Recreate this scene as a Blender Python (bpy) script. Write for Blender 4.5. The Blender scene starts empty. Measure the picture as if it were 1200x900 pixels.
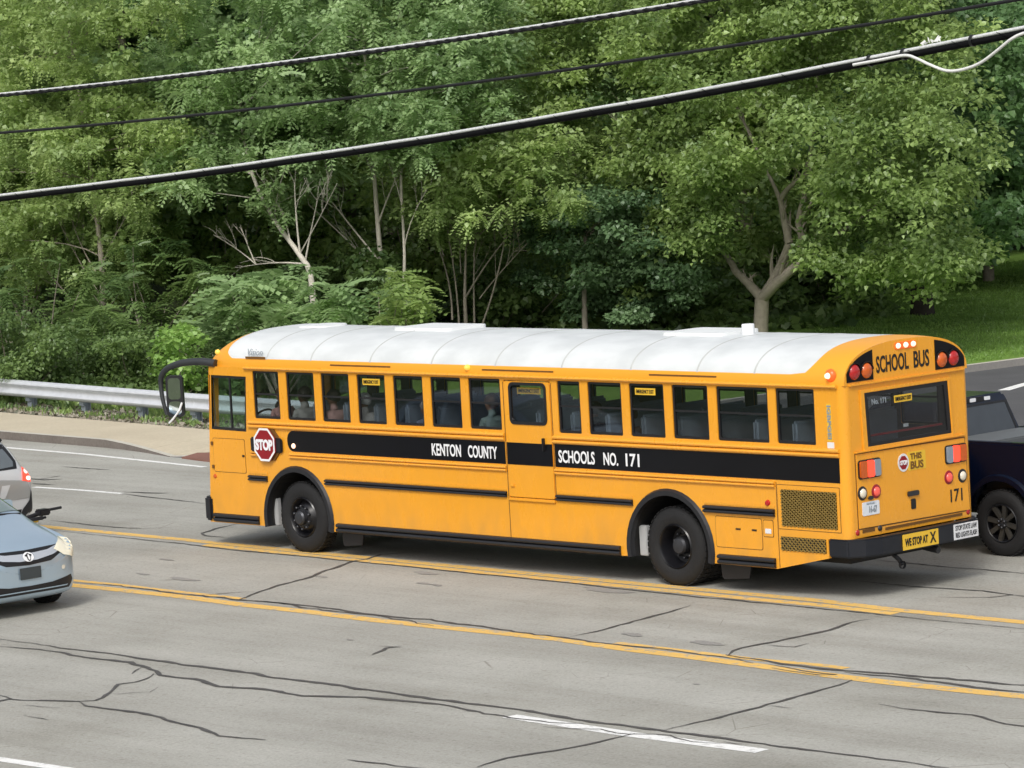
import bpy, bmesh, math, random
import numpy as np
from mathutils import Vector, Matrix, Euler
from mathutils.geometry import tessellate_polygon, delaunay_2d_cdt
from mathutils.bvhtree import BVHTree
random.seed(7)
RNG = np.random.default_rng(11)
SC = bpy.context.scene
COL = SC.collection
V = Vector
PI = math.pi

# ------------------------------------------------------------------ camera
CAM_P = V((32.1805, -32.8278, 6.6586))
CAM_F = V((-0.72754262, 0.68083288, -0.08454778))
CAM_R = V((0.68566062, 0.72579135, -0.05564555))
CAM_U = V((-0.02347872, 0.09845559, 0.99486444))
FPX = 4159.94
cam_d = bpy.data.cameras.new('camera')
cam = bpy.data.objects.new('camera', cam_d)
COL.objects.link(cam)
cam.matrix_world = Matrix(((CAM_R.x, CAM_U.x, -CAM_F.x, CAM_P.x), (CAM_R.y, CAM_U.y, -CAM_F.y, CAM_P.y),
                           (CAM_R.z, CAM_U.z, -CAM_F.z, CAM_P.z), (0, 0, 0, 1)))
cam_d.sensor_width = 36
cam_d.lens = FPX / 1200 * 36
cam_d.clip_start = 0.5
cam_d.clip_end = 3000
SC.camera = cam

# ------------------------------------------------------------------ light
SUN_EL, SUN_AZ = math.radians(46), math.radians(148)     # azimuth clockwise from +Y
world = bpy.data.worlds.new('World')
SC.world = world
world.use_nodes = True
wn, wl = world.node_tree.nodes, world.node_tree.links
sky = wn.new('ShaderNodeTexSky')
sky.sky_type = 'NISHITA'
sky.sun_disc = False
sky.sun_elevation = SUN_EL
sky.sun_rotation = SUN_AZ
sky.dust_density = 4
sky.air_density = 1.2
hs = wn.new('ShaderNodeHueSaturation')
hs.inputs['Saturation'].default_value = 0.35
wl.new(sky.outputs[0], hs.inputs['Color'])
wl.new(hs.outputs[0], wn['Background'].inputs[0])
wn['Background'].inputs[1].default_value = 0.15
sun_d = bpy.data.lights.new('sun', 'SUN')
sun_d.energy = 1.5
sun_d.angle = math.radians(14)
sun_d.color = (1, 0.975, 0.92)
sun = bpy.data.objects.new('sun', sun_d)
COL.objects.link(sun)
sdir = V((math.sin(SUN_AZ) * math.cos(SUN_EL), math.cos(SUN_AZ) * math.cos(SUN_EL), math.sin(SUN_EL)))
sun.rotation_euler = sdir.to_track_quat('Z', 'Y').to_euler()
sun.location = (20, -40, 60)
SC.view_settings.view_transform = 'Standard'
SC.view_settings.look = 'None'
SC.view_settings.gamma = 1
SC.view_settings.exposure = 0.03
SC.cycles.max_bounces = 8
SC.cycles.transparent_max_bounces = 16

# ------------------------------------------------------------------ helpers
def at(px, py, pl=2, v=0.0):
    """a photo pixel's place on the plane  axis[pl] = v"""
    d = CAM_F * FPX + CAM_R * (px - 600) + CAM_U * (450 - py)
    return CAM_P + d * ((v - CAM_P[pl]) / d[pl])

def ground_at(px, depth):
    h = V((CAM_F.x, CAM_F.y, 0)).normalized()
    r = V((CAM_R.x, CAM_R.y, 0)).normalized()
    p = V((CAM_P.x, CAM_P.y, 0)) + h * depth + r * ((px - 600) / FPX * depth)
    return p

def tag(o, label=None, cat=None, group=None, kind=None):
    if label: o['label'] = label
    if cat: o['category'] = cat
    if group: o['group'] = group
    if kind: o['kind'] = kind
    return o

def empty(name, loc=(0, 0, 0), rz=0, label=None, cat=None, group=None, parent=None):
    o = bpy.data.objects.new(name, None)
    o.location = loc
    o.rotation_euler = (0, 0, rz)
    o.empty_display_size = 0.2
    COL.objects.link(o)
    if parent: o.parent = parent
    return tag(o, label, cat, group)

def link_mesh(name, me, parent=None, mat=None, loc=None):
    o = bpy.data.objects.new(name, me)
    COL.objects.link(o)
    if parent: o.parent = parent
    if mat is not None and not me.materials:
        for m in (mat if isinstance(mat, (list, tuple)) else [mat]): me.materials.append(m)
    if loc is not None: o.location = loc
    return o

def copy_tree(o, parent=None):
    c = o.copy()
    COL.objects.link(c)
    c.parent = parent
    for ch in list(o.children): copy_tree(ch, c)
    return c

class MB:
    def __init__(s): s.v, s.f, s.m = [], [], []
    def add(s, vs, fs, mi=0):
        b = len(s.v)
        s.v += [tuple(p) for p in vs]
        s.f += [tuple(b + i for i in f) for f in fs]
        s.m += [mi] * len(fs)
        return s
    def box(s, x0, x1, y0, y1, z0, z1, mi=0):
        vs = [(x, y, z) for x in (x0, x1) for y in (y0, y1) for z in (z0, z1)]
        return s.add(vs, [(0, 1, 3, 2), (4, 6, 7, 5), (0, 4, 5, 1), (2, 3, 7, 6), (0, 2, 6, 4), (1, 5, 7, 3)], mi)
    def tube(s, pts, r, n=10, mi=0, cap=True):
        pts = [V(p) for p in pts]
        rs = r if isinstance(r, (list, tuple)) else [r] * len(pts)
        vs, fs = [], []
        up = None
        for i, p in enumerate(pts):
            d = (pts[min(i + 1, len(pts) - 1)] - pts[max(i - 1, 0)])
            if d.length < 1e-9: d = V((0, 0, 1))
            d.normalize()
            if up is None:
                up = V((0, 0, 1)) if abs(d.z) < .9 else V((1, 0, 0))
            a = d.cross(up)
            if a.length < 1e-6: a = d.cross(V((0, 1, 0)))
            a.normalize()
            b = a.cross(d).normalized()
            up = b
            for k in range(n):
                t = 2 * PI * k / n
                vs.append(p + (a * math.cos(t) + b * math.sin(t)) * rs[i])
        for i in range(len(pts) - 1):
            for k in range(n):
                k2 = (k + 1) % n
                fs.append((i * n + k, i * n + k2, (i + 1) * n + k2, (i + 1) * n + k))
        if cap:
            fs.append(tuple(range(n))[::-1])
            fs.append(tuple((len(pts) - 1) * n + k for k in range(n)))
        return s.add(vs, fs, mi)
    def lathe(s, prof, c, axis='Y', n=32, mi=0, a0=0, a1=2 * PI):
        """prof: list of (radius, along)"""
        full = abs(a1 - a0 - 2 * PI) < 1e-6
        m = n if full else n + 1
        vs, fs = [], []
        for r, h in prof:
            for k in range(m):
                t = a0 + (a1 - a0) * k / n
                u, w = r * math.cos(t), r * math.sin(t)
                if axis == 'Y': vs.append((c[0] + u, c[1] + h, c[2] + w))
                elif axis == 'X': vs.append((c[0] + h, c[1] + u, c[2] + w))
                else: vs.append((c[0] + u, c[1] + w, c[2] + h))
        for i in range(len(prof) - 1):
            for k in range(n):
                k2 = (k + 1) % m
                fs.append((i * m + k, i * m + k2, (i + 1) * m + k2, (i + 1) * m + k))
        return s.add(vs, fs, mi)
    def plate(s, outer, holes, o, a, b, depth, mi=0):
        o, a, b = V(o), V(a), V(b)
        nrm = a.cross(b).normalized()
        loops = [list(outer)] + [list(h) for h in holes]
        flat = [p for l in loops for p in l]
        if holes:
            es, b0 = [], 0
            for l in loops:
                es += [(b0 + i, b0 + (i + 1) % len(l)) for i in range(len(l))]
                b0 += len(l)
            r = delaunay_2d_cdt([V((p[0], p[1])) for p in flat], es, [], 0, 1e-6)
            rv = [(p[0], p[1]) for p in r[0]]
            def ins(pt, l):
                c = False
                for i in range(len(l)):
                    (x1, y1), (x2, y2) = l[i][:2], l[i - 1][:2]
                    if (y1 > pt[1]) != (y2 > pt[1]) and pt[0] < (x2 - x1) * (pt[1] - y1) / (y2 - y1) + x1: c = not c
                return c
            for f in r[2]:
                ct = (sum(rv[i][0] for i in f) / len(f), sum(rv[i][1] for i in f) / len(f))
                if ins(ct, loops[0]) and not any(ins(ct, h) for h in loops[1:]):
                    pp = [o + a * rv[i][0] + b * rv[i][1] for i in f]
                    s.add(pp, [tuple(range(len(pp)))], mi)
                    s.add([q - nrm * depth for q in pp], [tuple(range(len(pp)))[::-1]], mi)
            tris = []
        else:
            tris = tessellate_polygon([[V((p[0], p[1], 0)) for p in l] for l in loops])
        P = [o + a * p[0] + b * p[1] for p in flat]
        n = len(P)
        vs = P + [p - nrm * depth for p in P]
        fs = []
        for t in tris:
            i, j, k = t
            e1 = (flat[j][0] - flat[i][0], flat[j][1] - flat[i][1])
            e2 = (flat[k][0] - flat[i][0], flat[k][1] - flat[i][1])
            if e1[0] * e2[1] - e1[1] * e2[0] < 0: i, j, k = i, k, j
            fs.append((i, j, k))
            fs.append((i + n, k + n, j + n))
        base = 0
        for l in loops:
            m = len(l)
            for i in range(m):
                p, q = base + i, base + (i + 1) % m
                fs.append((p, q, q + n, p + n))
            base += m
        return s.add(vs, fs, mi)
    def mesh(s, name, bevel=0, smooth=None, segs=2):
        me = bpy.data.meshes.new(name)
        me.from_pydata([tuple(v) for v in s.v], [], s.f)
        if any(s.m):
            me.polygons.foreach_set('material_index', s.m)
        bm = bmesh.new()
        bm.from_mesh(me)
        bmesh.ops.remove_doubles(bm, verts=bm.verts, dist=1e-5)
        bmesh.ops.recalc_face_normals(bm, faces=bm.faces)
        if bevel:
            es = [e for e in bm.edges if e.is_manifold and e.calc_face_angle(0) > .6]
            bmesh.ops.bevel(bm, geom=es, offset=bevel, segments=segs, affect='EDGES', clamp_overlap=True)
        bm.to_mesh(me)
        bm.free()
        if smooth is not None:
            me.polygons.foreach_set('use_smooth', [True] * len(me.polygons))
            me.set_sharp_from_angle(angle=math.radians(smooth))
        return me
    def build(s, name, mat, parent=None, bevel=0, smooth=None, segs=2, loc=None):
        return link_mesh(name, s.mesh(name, bevel, smooth, segs), parent, mat, loc)

def rrect(x0, x1, z0, z1, r, n=4):
    r = min(r, (x1 - x0) / 2 - 1e-4, (z1 - z0) / 2 - 1e-4)
    out = []
    for cx, cz, a in ((x1 - r, z1 - r, 0), (x0 + r, z1 - r, 90), (x0 + r, z0 + r, 180), (x1 - r, z0 + r, 270)):
        for k in range(n + 1):
            t = math.radians(a + 90 * k / n)
            out.append((cx + r * math.cos(t), cz + r * math.sin(t)))
    return out

def ellipse(cx, cz, rx, rz, n=20):
    return [(cx + rx * math.cos(2 * PI * k / n), cz + rz * math.sin(2 * PI * k / n)) for k in range(n)]

X3, Y3, Z3 = V((1, 0, 0)), V((0, 1, 0)), V((0, 0, 1))

# ------------------------------------------------------------------ materials
def hexc(r, g, b):
    f = lambda c: (c / 255 / 12.92) if c / 255 <= .04045 else ((c / 255 + .055) / 1.055) ** 2.4
    return (f(r), f(g), f(b))

def mat(name, col, rough=.5, metal=0, var=.06, scale=6, bump=0, bscale=60, coat=0, spec=.5, emit=0, ecol=None, alpha_mix=None):
    m = bpy.data.materials.new(name)
    m.use_nodes = True
    nt = m.node_tree
    b = nt.nodes['Principled BSDF']
    tc = nt.nodes.new('ShaderNodeTexCoord')
    nz = nt.nodes.new('ShaderNodeTexNoise')
    nz.inputs['Scale'].default_value = scale
    nz.inputs['Detail'].default_value = 5
    nt.links.new(tc.outputs['Object'], nz.inputs['Vector'])
    mx = nt.nodes.new('ShaderNodeMix')
    mx.data_type = 'RGBA'
    mx.inputs[6].default_value = (*[min(1, c * (1 - var)) for c in col], 1)
    mx.inputs[7].default_value = (*[min(1, c * (1 + var)) for c in col], 1)
    nt.links.new(nz.outputs[0], mx.inputs[0])
    nt.links.new(mx.outputs[2], b.inputs['Base Color'])
    b.inputs['Roughness'].default_value = rough
    b.inputs['Metallic'].default_value = metal
    b.inputs['Coat Weight'].default_value = coat
    b.inputs['Coat Roughness'].default_value = .08
    b.inputs['Specular IOR Level'].default_value = spec
    if emit:
        b.inputs['Emission Color'].default_value = (*(ecol or col), 1)
        b.inputs['Emission Strength'].default_value = emit
    if bump:
        n2 = nt.nodes.new('ShaderNodeTexNoise')
        n2.inputs['Scale'].default_value = bscale
        n2.inputs['Detail'].default_value = 6
        nt.links.new(tc.outputs['Object'], n2.inputs['Vector'])
        bp = nt.nodes.new('ShaderNodeBump')
        bp.inputs['Strength'].default_value = bump
        bp.inputs['Distance'].default_value = .02
        nt.links.new(n2.outputs[0], bp.inputs['Height'])
        nt.links.new(bp.outputs[0], b.inputs['Normal'])
    return m

def glass_mat(name, tint, rough=.02, refl=.9):
    m = bpy.data.materials.new(name)
    m.use_nodes = True
    nt = m.node_tree
    nt.nodes.remove(nt.nodes['Principled BSDF'])
    out = nt.nodes['Material Output']
    tr = nt.nodes.new('ShaderNodeBsdfTransparent')
    gl = nt.nodes.new('ShaderNodeBsdfGlossy')
    gl.inputs['Roughness'].default_value = rough
    gl.inputs['Color'].default_value = (refl, refl, refl, 1)
    lw = nt.nodes.new('ShaderNodeLayerWeight')
    lw.inputs[0].default_value = .5
    pw = nt.nodes.new('ShaderNodeMath'); pw.operation = 'POWER'; pw.inputs[1].default_value = 4
    nt.links.new(lw.outputs['Facing'], pw.inputs[0])
    fr = nt.nodes.new('ShaderNodeMath'); fr.operation = 'MULTIPLY_ADD'; fr.inputs[1].default_value = .9; fr.inputs[2].default_value = .045
    nt.links.new(pw.outputs[0], fr.inputs[0])
    tc = nt.nodes.new('ShaderNodeTexCoord')
    nz = nt.nodes.new('ShaderNodeTexNoise')
    nz.inputs['Scale'].default_value = 2.5
    nt.links.new(tc.outputs['Object'], nz.inputs['Vector'])
    mx = nt.nodes.new('ShaderNodeMix')
    mx.data_type = 'RGBA'
    mx.inputs[6].default_value = (*[c * .92 for c in tint], 1)
    mx.inputs[7].default_value = (*tint, 1)
    nt.links.new(nz.outputs[0], mx.inputs[0])
    nt.links.new(mx.outputs[2], tr.inputs[0])
    ms = nt.nodes.new('ShaderNodeMixShader')
    nt.links.new(fr.outputs[0], ms.inputs[0])
    nt.links.new(tr.outputs[0], ms.inputs[1])
    nt.links.new(gl.outputs[0], ms.inputs[2])
    nt.links.new(ms.outputs[0], out.inputs[0])
    return m

M = {}
M['bus_yellow'] = mat('bus_yellow', (.85, .37, .024), .26, var=.06, scale=1.1, coat=.5, bump=.12, bscale=2.2)
M['yellow_sticker'] = mat('yellow_sticker', (.80, .50, .04), .4, var=.05)
def grime(m, z0=.36, z1=1.0, col=(.30, .19, .06), amt=.36):
    nt = m.node_tree; N, L = nt.nodes, nt.links
    b = N['Principled BSDF']; src = b.inputs['Base Color'].links[0].from_socket
    tc = N.new('ShaderNodeTexCoord'); sx = N.new('ShaderNodeSeparateXYZ'); L.new(tc.outputs['Object'], sx.inputs[0])
    mr = N.new('ShaderNodeMapRange'); mr.inputs[1].default_value = z1; mr.inputs[2].default_value = z0; L.new(sx.outputs[2], mr.inputs[0])
    mp = N.new('ShaderNodeMapping'); mp.inputs['Scale'].default_value = (1.6, 1.6, .7); L.new(tc.outputs['Object'], mp.inputs[0])
    nz = N.new('ShaderNodeTexNoise'); nz.inputs['Scale'].default_value = 3; nz.inputs['Detail'].default_value = 8; L.new(mp.outputs[0], nz.inputs['Vector'])
    rp = N.new('ShaderNodeMapRange'); rp.inputs[1].default_value = .38; rp.inputs[2].default_value = .72; L.new(nz.outputs[0], rp.inputs[0])
    ad = N.new('ShaderNodeMath'); ad.operation = 'MULTIPLY_ADD'; ad.inputs[1].default_value = .75; ad.inputs[2].default_value = .16; L.new(mr.outputs[0], ad.inputs[0])
    mu = N.new('ShaderNodeMath'); mu.operation = 'MULTIPLY'; L.new(ad.outputs[0], mu.inputs[0]); L.new(rp.outputs[0], mu.inputs[1])
    m2 = N.new('ShaderNodeMath'); m2.operation = 'MULTIPLY'; m2.inputs[1].default_value = amt; L.new(mu.outputs[0], m2.inputs[0])
    mx = N.new('ShaderNodeMix'); mx.data_type = 'RGBA'; mx.inputs[7].default_value = (*col, 1)
    L.new(m2.outputs[0], mx.inputs[0]); L.new(src, mx.inputs[6]); L.new(mx.outputs[2], b.inputs['Base Color'])
    rr = N.new('ShaderNodeMapRange'); rr.inputs[3].default_value = .26; rr.inputs[4].default_value = .6; L.new(mu.outputs[0], rr.inputs[0]); L.new(rr.outputs[0], b.inputs['Roughness'])
grime(M['bus_yellow'])
M['white_roof'] = mat('white_roof', (.80, .82, .82), .45, var=.05, scale=2)
M['black_rubber'] = mat('black_rubber', (.013, .014, .018), .45, var=.25, scale=9)
M['black_paint'] = mat('black_paint', (.004, .004, .006), .3, var=.3, scale=3, spec=.3)
M['black_frame'] = mat('black_frame', (.012, .012, .014), .4, var=.2)
M['tyre'] = mat('tyre_rubber', (.011, .011, .012), .8, var=.35, scale=14, bump=.3, bscale=40)
M['rim_black'] = mat('rim_black', (.007, .007, .009), .3, var=.3, scale=12)
M['steel_dark'] = mat('steel_dark', (.07, .072, .08), .45, .7, var=.25, scale=20)
M['steel'] = mat('galvanised_steel', (.66, .68, .72), .42, .25, var=.16, scale=5, bump=.1, bscale=14)
M['post_steel'] = mat('post_steel', (.30, .34, .38), .6, .3, var=.2, scale=5)
M['chassis'] = mat('chassis_black', (.010, .010, .011), .7, var=.4, scale=5)
M['seam_dark'] = mat('seam_dark', (.16, .07, .012), .7, var=.2)
M['letter_black'] = mat('letter_black', (.012, .011, .010), .5)
M['letter_white'] = mat('letter_white', (.85, .86, .88), .4, emit=0)
M['white_sticker'] = mat('white_sticker', (.75, .76, .78), .4, var=.05)
M['red_sign'] = mat('red_sign', (.27, .008, .015), .35, var=.2, scale=8)
M['red_lens'] = mat('red_lens', (.45, .015, .015), .15, coat=.6, var=.25, scale=30)
M['amber_lens'] = mat('amber_lens', (.60, .11, .012), .15, coat=.6, var=.25, scale=30)
M['grey_lens'] = mat('grey_lens', (.25, .30, .36), .15, coat=.6, var=.1)
M['clear_lens'] = mat('clear_lens', (.75, .70, .58), .12, coat=.6, var=.1)
M['lit_red'] = mat('lit_red_lamp', (.8, .06, .03), .3, emit=1.3, ecol=(1, .06, .03))
M['lit_warm'] = mat('lit_warm_lamp', (1, .6, .4), .3, emit=1.6, ecol=(1, .62, .42))
M['lit_orange'] = mat('lit_orange_lamp', (.75, .12, .02), .3, emit=.35, ecol=(1, .15, .02))
M['bus_glass'] = glass_mat('bus_tinted_glass', (.79, .81, .82))
M['cab_glass'] = glass_mat('cab_clear_glass', (.86, .92, .91))
M['seat_blue'] = mat('seat_grey_blue', (.30, .36, .43), .55, var=.15, scale=7)
M['interior'] = mat('interior_grey', (.09, .095, .10), .7, var=.1)
M['grille_olive'] = mat('grille_painted_mesh', (.27, .18, .045), .5, var=.35, scale=10)
M['dark_hole'] = mat('grille_backing', (.012, .010, .006), .8)
M['mirror_glass'] = mat('mirror_glass', (.75, .8, .78), .03, 1, var=.03)
M['chrome'] = mat('chrome', (.75, .77, .8), .12, 1, var=.04)
M['plate_white'] = mat('plate_white', (.72, .76, .82), .4, var=.05)

def bold_text(txt, h, w, o, a, b, m, parent, name='lettering', bold=.03, lift=.003, off=0):
    cu = bpy.data.curves.new('lettering', 'FONT')
    cu.body = txt
    cu.size = 1
    cu.offset = bold
    cu.extrude = .002
    cu.resolution_u = 3
    ob = bpy.data.objects.new('tmp', cu)
    me = bpy.data.meshes.new_from_object(ob)
    bpy.data.objects.remove(ob)
    me.name = name
    n = len(me.vertices)
    c = np.zeros(n * 3)
    me.vertices.foreach_get('co', c)
    c = c.reshape(-1, 3)
    x0, x1, y0, y1 = c[:, 0].min(), c[:, 0].max(), c[:, 1].min(), c[:, 1].max()
    u = (c[:, 0] - x0) / (x1 - x0) * w
    v = (c[:, 1] - y0) / (y1 - y0) * h
    o, a, b = V(o), V(a), V(b)
    nn = a.cross(b).normalized()
    P = np.array(o)[None] + u[:, None] * np.array(a)[None] + v[:, None] * np.array(b)[None] + (lift + c[:, 2:3]) * np.array(nn)[None]
    me.vertices.foreach_set('co', P.ravel())
    me.materials.clear()
    me.materials.append(m)
    me.update()
    return link_mesh(name, me, parent)

def patch(bvh, outline, o, a, b, off=.006, step=.06, dist=6, thick=0):
    """outline drawn in plane (o,a,b), pushed along -n on to a body surface; returns an MB"""
    o, a, b = V(o), V(a), V(b)
    n = a.cross(b).normalized()
    xs = [p[0] for p in outline]; ys = [p[1] for p in outline]
    pts = [V((p[0], p[1])) for p in outline]
    # subdivide outline
    ring = []
    for i in range(len(pts)):
        p, q = pts[i], pts[(i + 1) % len(pts)]
        k = max(1, int((q - p).length / step))
        ring += [p.lerp(q, j / k) for j in range(k)]
    def inside(x, y):
        c = False
        for i in range(len(ring)):
            x1, y1 = ring[i]; x2, y2 = ring[i - 1]
            if (y1 > y) != (y2 > y) and x < (x2 - x1) * (y - y1) / (y2 - y1) + x1: c = not c
        return c
    ins = []
    y = min(ys) + step / 2
    while y < max(ys):
        x = min(xs) + step / 2
        while x < max(xs):
            if inside(x, y) and min((V((x, y)) - r).length for r in ring) > step * .45: ins.append(V((x, y)))
            x += step
        y += step
    nr = len(ring)
    r = delaunay_2d_cdt(ring + ins, [(i, (i + 1) % nr) for i in range(nr)], [list(range(nr))], 1, 1e-5)
    co, fs = r[0], r[2]
    vs, last = [], None
    for c in co:
        s = o + a * c[0] + b * c[1]
        h = bvh.ray_cast(s, -n, dist)
        if h[0] is not None:
            vs.append(h[0] + n * off); last = (h[0] - s).dot(n)
        else:
            h = bvh.find_nearest(s if last is None else s + n * last)
            vs.append(h[0] + n * off)
    mb = MB()
    mb.add(vs, [tuple(f) for f in fs])
    return mb

def bvh_of(me, mw=None):
    return BVHTree.FromPolygons([v.co.copy() for v in me.vertices], [tuple(p.vertices) for p in me.polygons])

M['lit_yellow'] = mat('lit_yellow_lamp', (.9, .55, .08), .3, emit=.45, ecol=(1, .65, .12))
M['lit_red_dim'] = mat('red_lamp_face', (.75, .10, .08), .25, coat=.5, emit=.25, ecol=(1, .1, .06))
M['lit_pink'] = mat('lit_brake_bulb', (1, .5, .45), .3, emit=2.2, ecol=(1, .42, .36))
M['bumper_black'] = mat('bumper_black', (.008, .010, .016), .35, var=.25)
M['chrome_pale'] = mat('satin_chrome', (.72, .75, .8), .2, .6, var=.05)
M['plate_dark'] = mat('dark_plate', (.045, .055, .06), .4, var=.2)
M['rear_glass'] = mat('rear_glass', (.12, .14, .155), .1, var=.1, coat=1)
M['truck_glass'] = mat('truck_glass', (.035, .042, .052), .12, var=.2, coat=.6)
M['bed_grey'] = mat('bed_grey_plastic', (.12, .13, .135), .6, var=.15)
M['bed_light'] = mat('bed_light_plastic', (.24, .25, .26), .6, var=.2)
M['box_grey'] = mat('box_pale_grey', (.42, .43, .44), .5, var=.1)
# ------------------------------------------------------------------ ground, road, markings
def ground_material(name, c1, c2, c3, s1, s2, rough=.95, bump=.4, bscale=30, stains=0, worn=0):
    m = bpy.data.materials.new(name)
    m.use_nodes = True
    nt = m.node_tree
    N, L = nt.nodes, nt.links
    b = N['Principled BSDF']
    b.inputs['Roughness'].default_value = rough
    b.inputs['Specular IOR Level'].default_value = .25
    tc = N.new('ShaderNodeTexCoord')
    def noise(scale, det=6, vec=None, rough_=.6):
        n = N.new('ShaderNodeTexNoise')
        n.inputs['Scale'].default_value = scale
        n.inputs['Detail'].default_value = det
        n.inputs['Roughness'].default_value = rough_
        L.new(vec or tc.outputs['Object'], n.inputs['Vector'])
        return n.outputs[0]
    def ramp(src, p0, p1, ca, cb):
        r = N.new('ShaderNodeValToRGB')
        r.color_ramp.elements[0].position = p0
        r.color_ramp.elements[1].position = p1
        r.color_ramp.elements[0].color = (*ca, 1)
        r.color_ramp.elements[1].color = (*cb, 1)
        L.new(src, r.inputs[0])
        return r.outputs[0]
    def mixc(f, a, b_, blend='MIX'):
        x = N.new('ShaderNodeMix')
        x.data_type = 'RGBA'
        x.blend_type = blend
        if isinstance(f, float): x.inputs[0].default_value = f
        else: L.new(f, x.inputs[0])
        L.new(a, x.inputs[6])
        L.new(b_, x.inputs[7])
        return x.outputs[2]
    base = ramp(noise(s1), .35, .65, c1, c2)
    fine = ramp(noise(s2, 3), .3, .7, c3, c2)
    col = mixc(.45, base, fine)
    if stains:
        mp = N.new('ShaderNodeMapping')
        mp.inputs['Scale'].default_value = (.06, .9, 1)
        mp.inputs['Rotation'].default_value = (0, 0, .035)
        L.new(tc.outputs['Object'], mp.inputs['Vector'])
        st = ramp(noise(1.0, 4, mp.outputs[0]), .40, .72, (1, 1, 1), (.75, .74, .72))
        col = mixc(1.0, col, st, 'MULTIPLY')
        sp = ramp(noise(.35, 8), .52, .70, (1, 1, 1), (.86, .855, .835))
        col = mixc(1.0, col, sp, 'MULTIPLY')
        gr = ramp(noise(16, 3), .56, .68, (1, 1, 1), (.66, .65, .63))
        col = mixc(.75, col, mixc(1.0, col, gr, 'MULTIPLY'))
        vo = N.new('ShaderNodeTexVoronoi')
        vo.feature = 'DISTANCE_TO_EDGE'
        vo.inputs['Scale'].default_value = 1.3
        L.new(tc.outputs['Object'], vo.inputs['Vector'])
        mk = ramp(noise(.5, 3), .56, .64, (0, 0, 0), (1, 1, 1))
        ck = ramp(vo.outputs[0], .0, .012, (.62, .60, .58), (1, 1, 1))
        col = mixc(mk, col, mixc(1.0, col, ck, 'MULTIPLY'))
    if worn:
        wr = ramp(noise(7, 8, None, .7), .52, .60, (0, 0, 0), (worn, worn, worn))
        und = ramp(noise(30, 3), .3, .7, (.30, .29, .27), (.45, .44, .41))
        col = mixc(wr, col, und)
    L.new(col, b.inputs['Base Color'])
    bp = N.new('ShaderNodeBump')
    bp.inputs['Strength'].default_value = bump
    bp.inputs['Distance'].default_value = .02
    L.new(noise(bscale, 5), bp.inputs['Height'])
    L.new(bp.outputs[0], b.inputs['Normal'])
    return m

M['asphalt'] = ground_material('worn_asphalt', (.40, .392, .355), (.50, .492, .45), (.215, .21, .185), .5, 32, stains=1)
M['side_asphalt'] = ground_material('dark_asphalt', (.085, .085, .09), (.12, .12, .125), (.07, .07, .07), .7, 30)
M['concrete'] = ground_material('sandy_concrete', (.52, .45, .335), (.61, .54, .41), (.45, .39, .29), .6, 14)
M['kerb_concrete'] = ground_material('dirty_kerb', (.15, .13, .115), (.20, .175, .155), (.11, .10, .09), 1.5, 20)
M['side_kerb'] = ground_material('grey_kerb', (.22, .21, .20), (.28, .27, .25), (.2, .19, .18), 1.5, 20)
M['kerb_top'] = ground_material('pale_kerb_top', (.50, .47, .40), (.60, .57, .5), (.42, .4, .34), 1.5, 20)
M['tactile'] = ground_material('red_tactile_pad', (.22, .11, .085), (.28, .14, .11), (.18, .09, .07), 1.5, 25)
M['lawn'] = ground_material('lawn_grass', (.12, .225, .04), (.19, .31, .06), (.10, .19, .033), .35, 9, bump=1)
M['soil'] = ground_material('forest_floor', (.045, .065, .025), (.07, .095, .035), (.035, .045, .02), .4, 6, bump=1)
M['verge'] = ground_material('gravel_verge', (.22, .205, .18), (.10, .12, .05), (.32, .30, .27), 1.2, 22, bump=.8)
M['yellow_paint'] = ground_material('yellow_road_paint', (.76, .46, .11), (.82, .52, .14), (.66, .44, .18), .8, 22, worn=.75)
M['white_paint'] = ground_material('white_road_paint', (.84, .84, .82), (.88, .88, .86), (.74, .73, .71), .8, 22, worn=.45)
M['crack_tar'] = ground_material('crack_sealant', (.075, .073, .072), (.125, .12, .115), (.058, .056, .055), 2, 25, rough=.7)
M['patch_tar'] = ground_material('worn_patch', (.27, .26, .245), (.35, .34, .315), (.22, .21, .20), 3, 25)

def sheet(name, pts, z, m, kind='structure', parent=None):
    mb = MB()
    mb.plate([(p[0], p[1]) for p in pts], [], (0, 0, z), X3, Y3, .0)
    me = bpy.data.meshes.new(name)
    n = len(pts)
    fs = [f for f in mb.f if max(f) < n]
    me.from_pydata(mb.v[:n], [], fs)
    return tag(link_mesh(name, me, parent, m), kind=kind)

# terrain: one sheet to the horizon, rising into a wooded hill behind the road
def terr(x, y):
    s = (-(x - 32) * .727 + (y + 33) * .681)       # metres away from the viewer
    t = max(0, min(1, (s - 112) / 160))
    return -.03 + 34 * t * t * (3 - 2 * t) * (.85 + .15 * math.sin(x * .02 + y * .013))
xs = sorted(set([-1500, -900, -500, -350] + list(range(-260, 200, 12)) + [300, 600, 1500]))
ys = sorted(set([-1500, -700, -300, -150] + list(range(-100, 330, 12)) + [420, 700, 1500]))
vs = [(x, y, terr(x, y)) for x in xs for y in ys]
ny = len(ys)
fs = [(i * ny + j, (i + 1) * ny + j, (i + 1) * ny + j + 1, i * ny + j + 1) for i in range(len(xs) - 1) for j in range(ny - 1)]
g = MB().add(vs, fs)
tag(g.build('ground', M['soil'], smooth=60), kind='structure')

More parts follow.
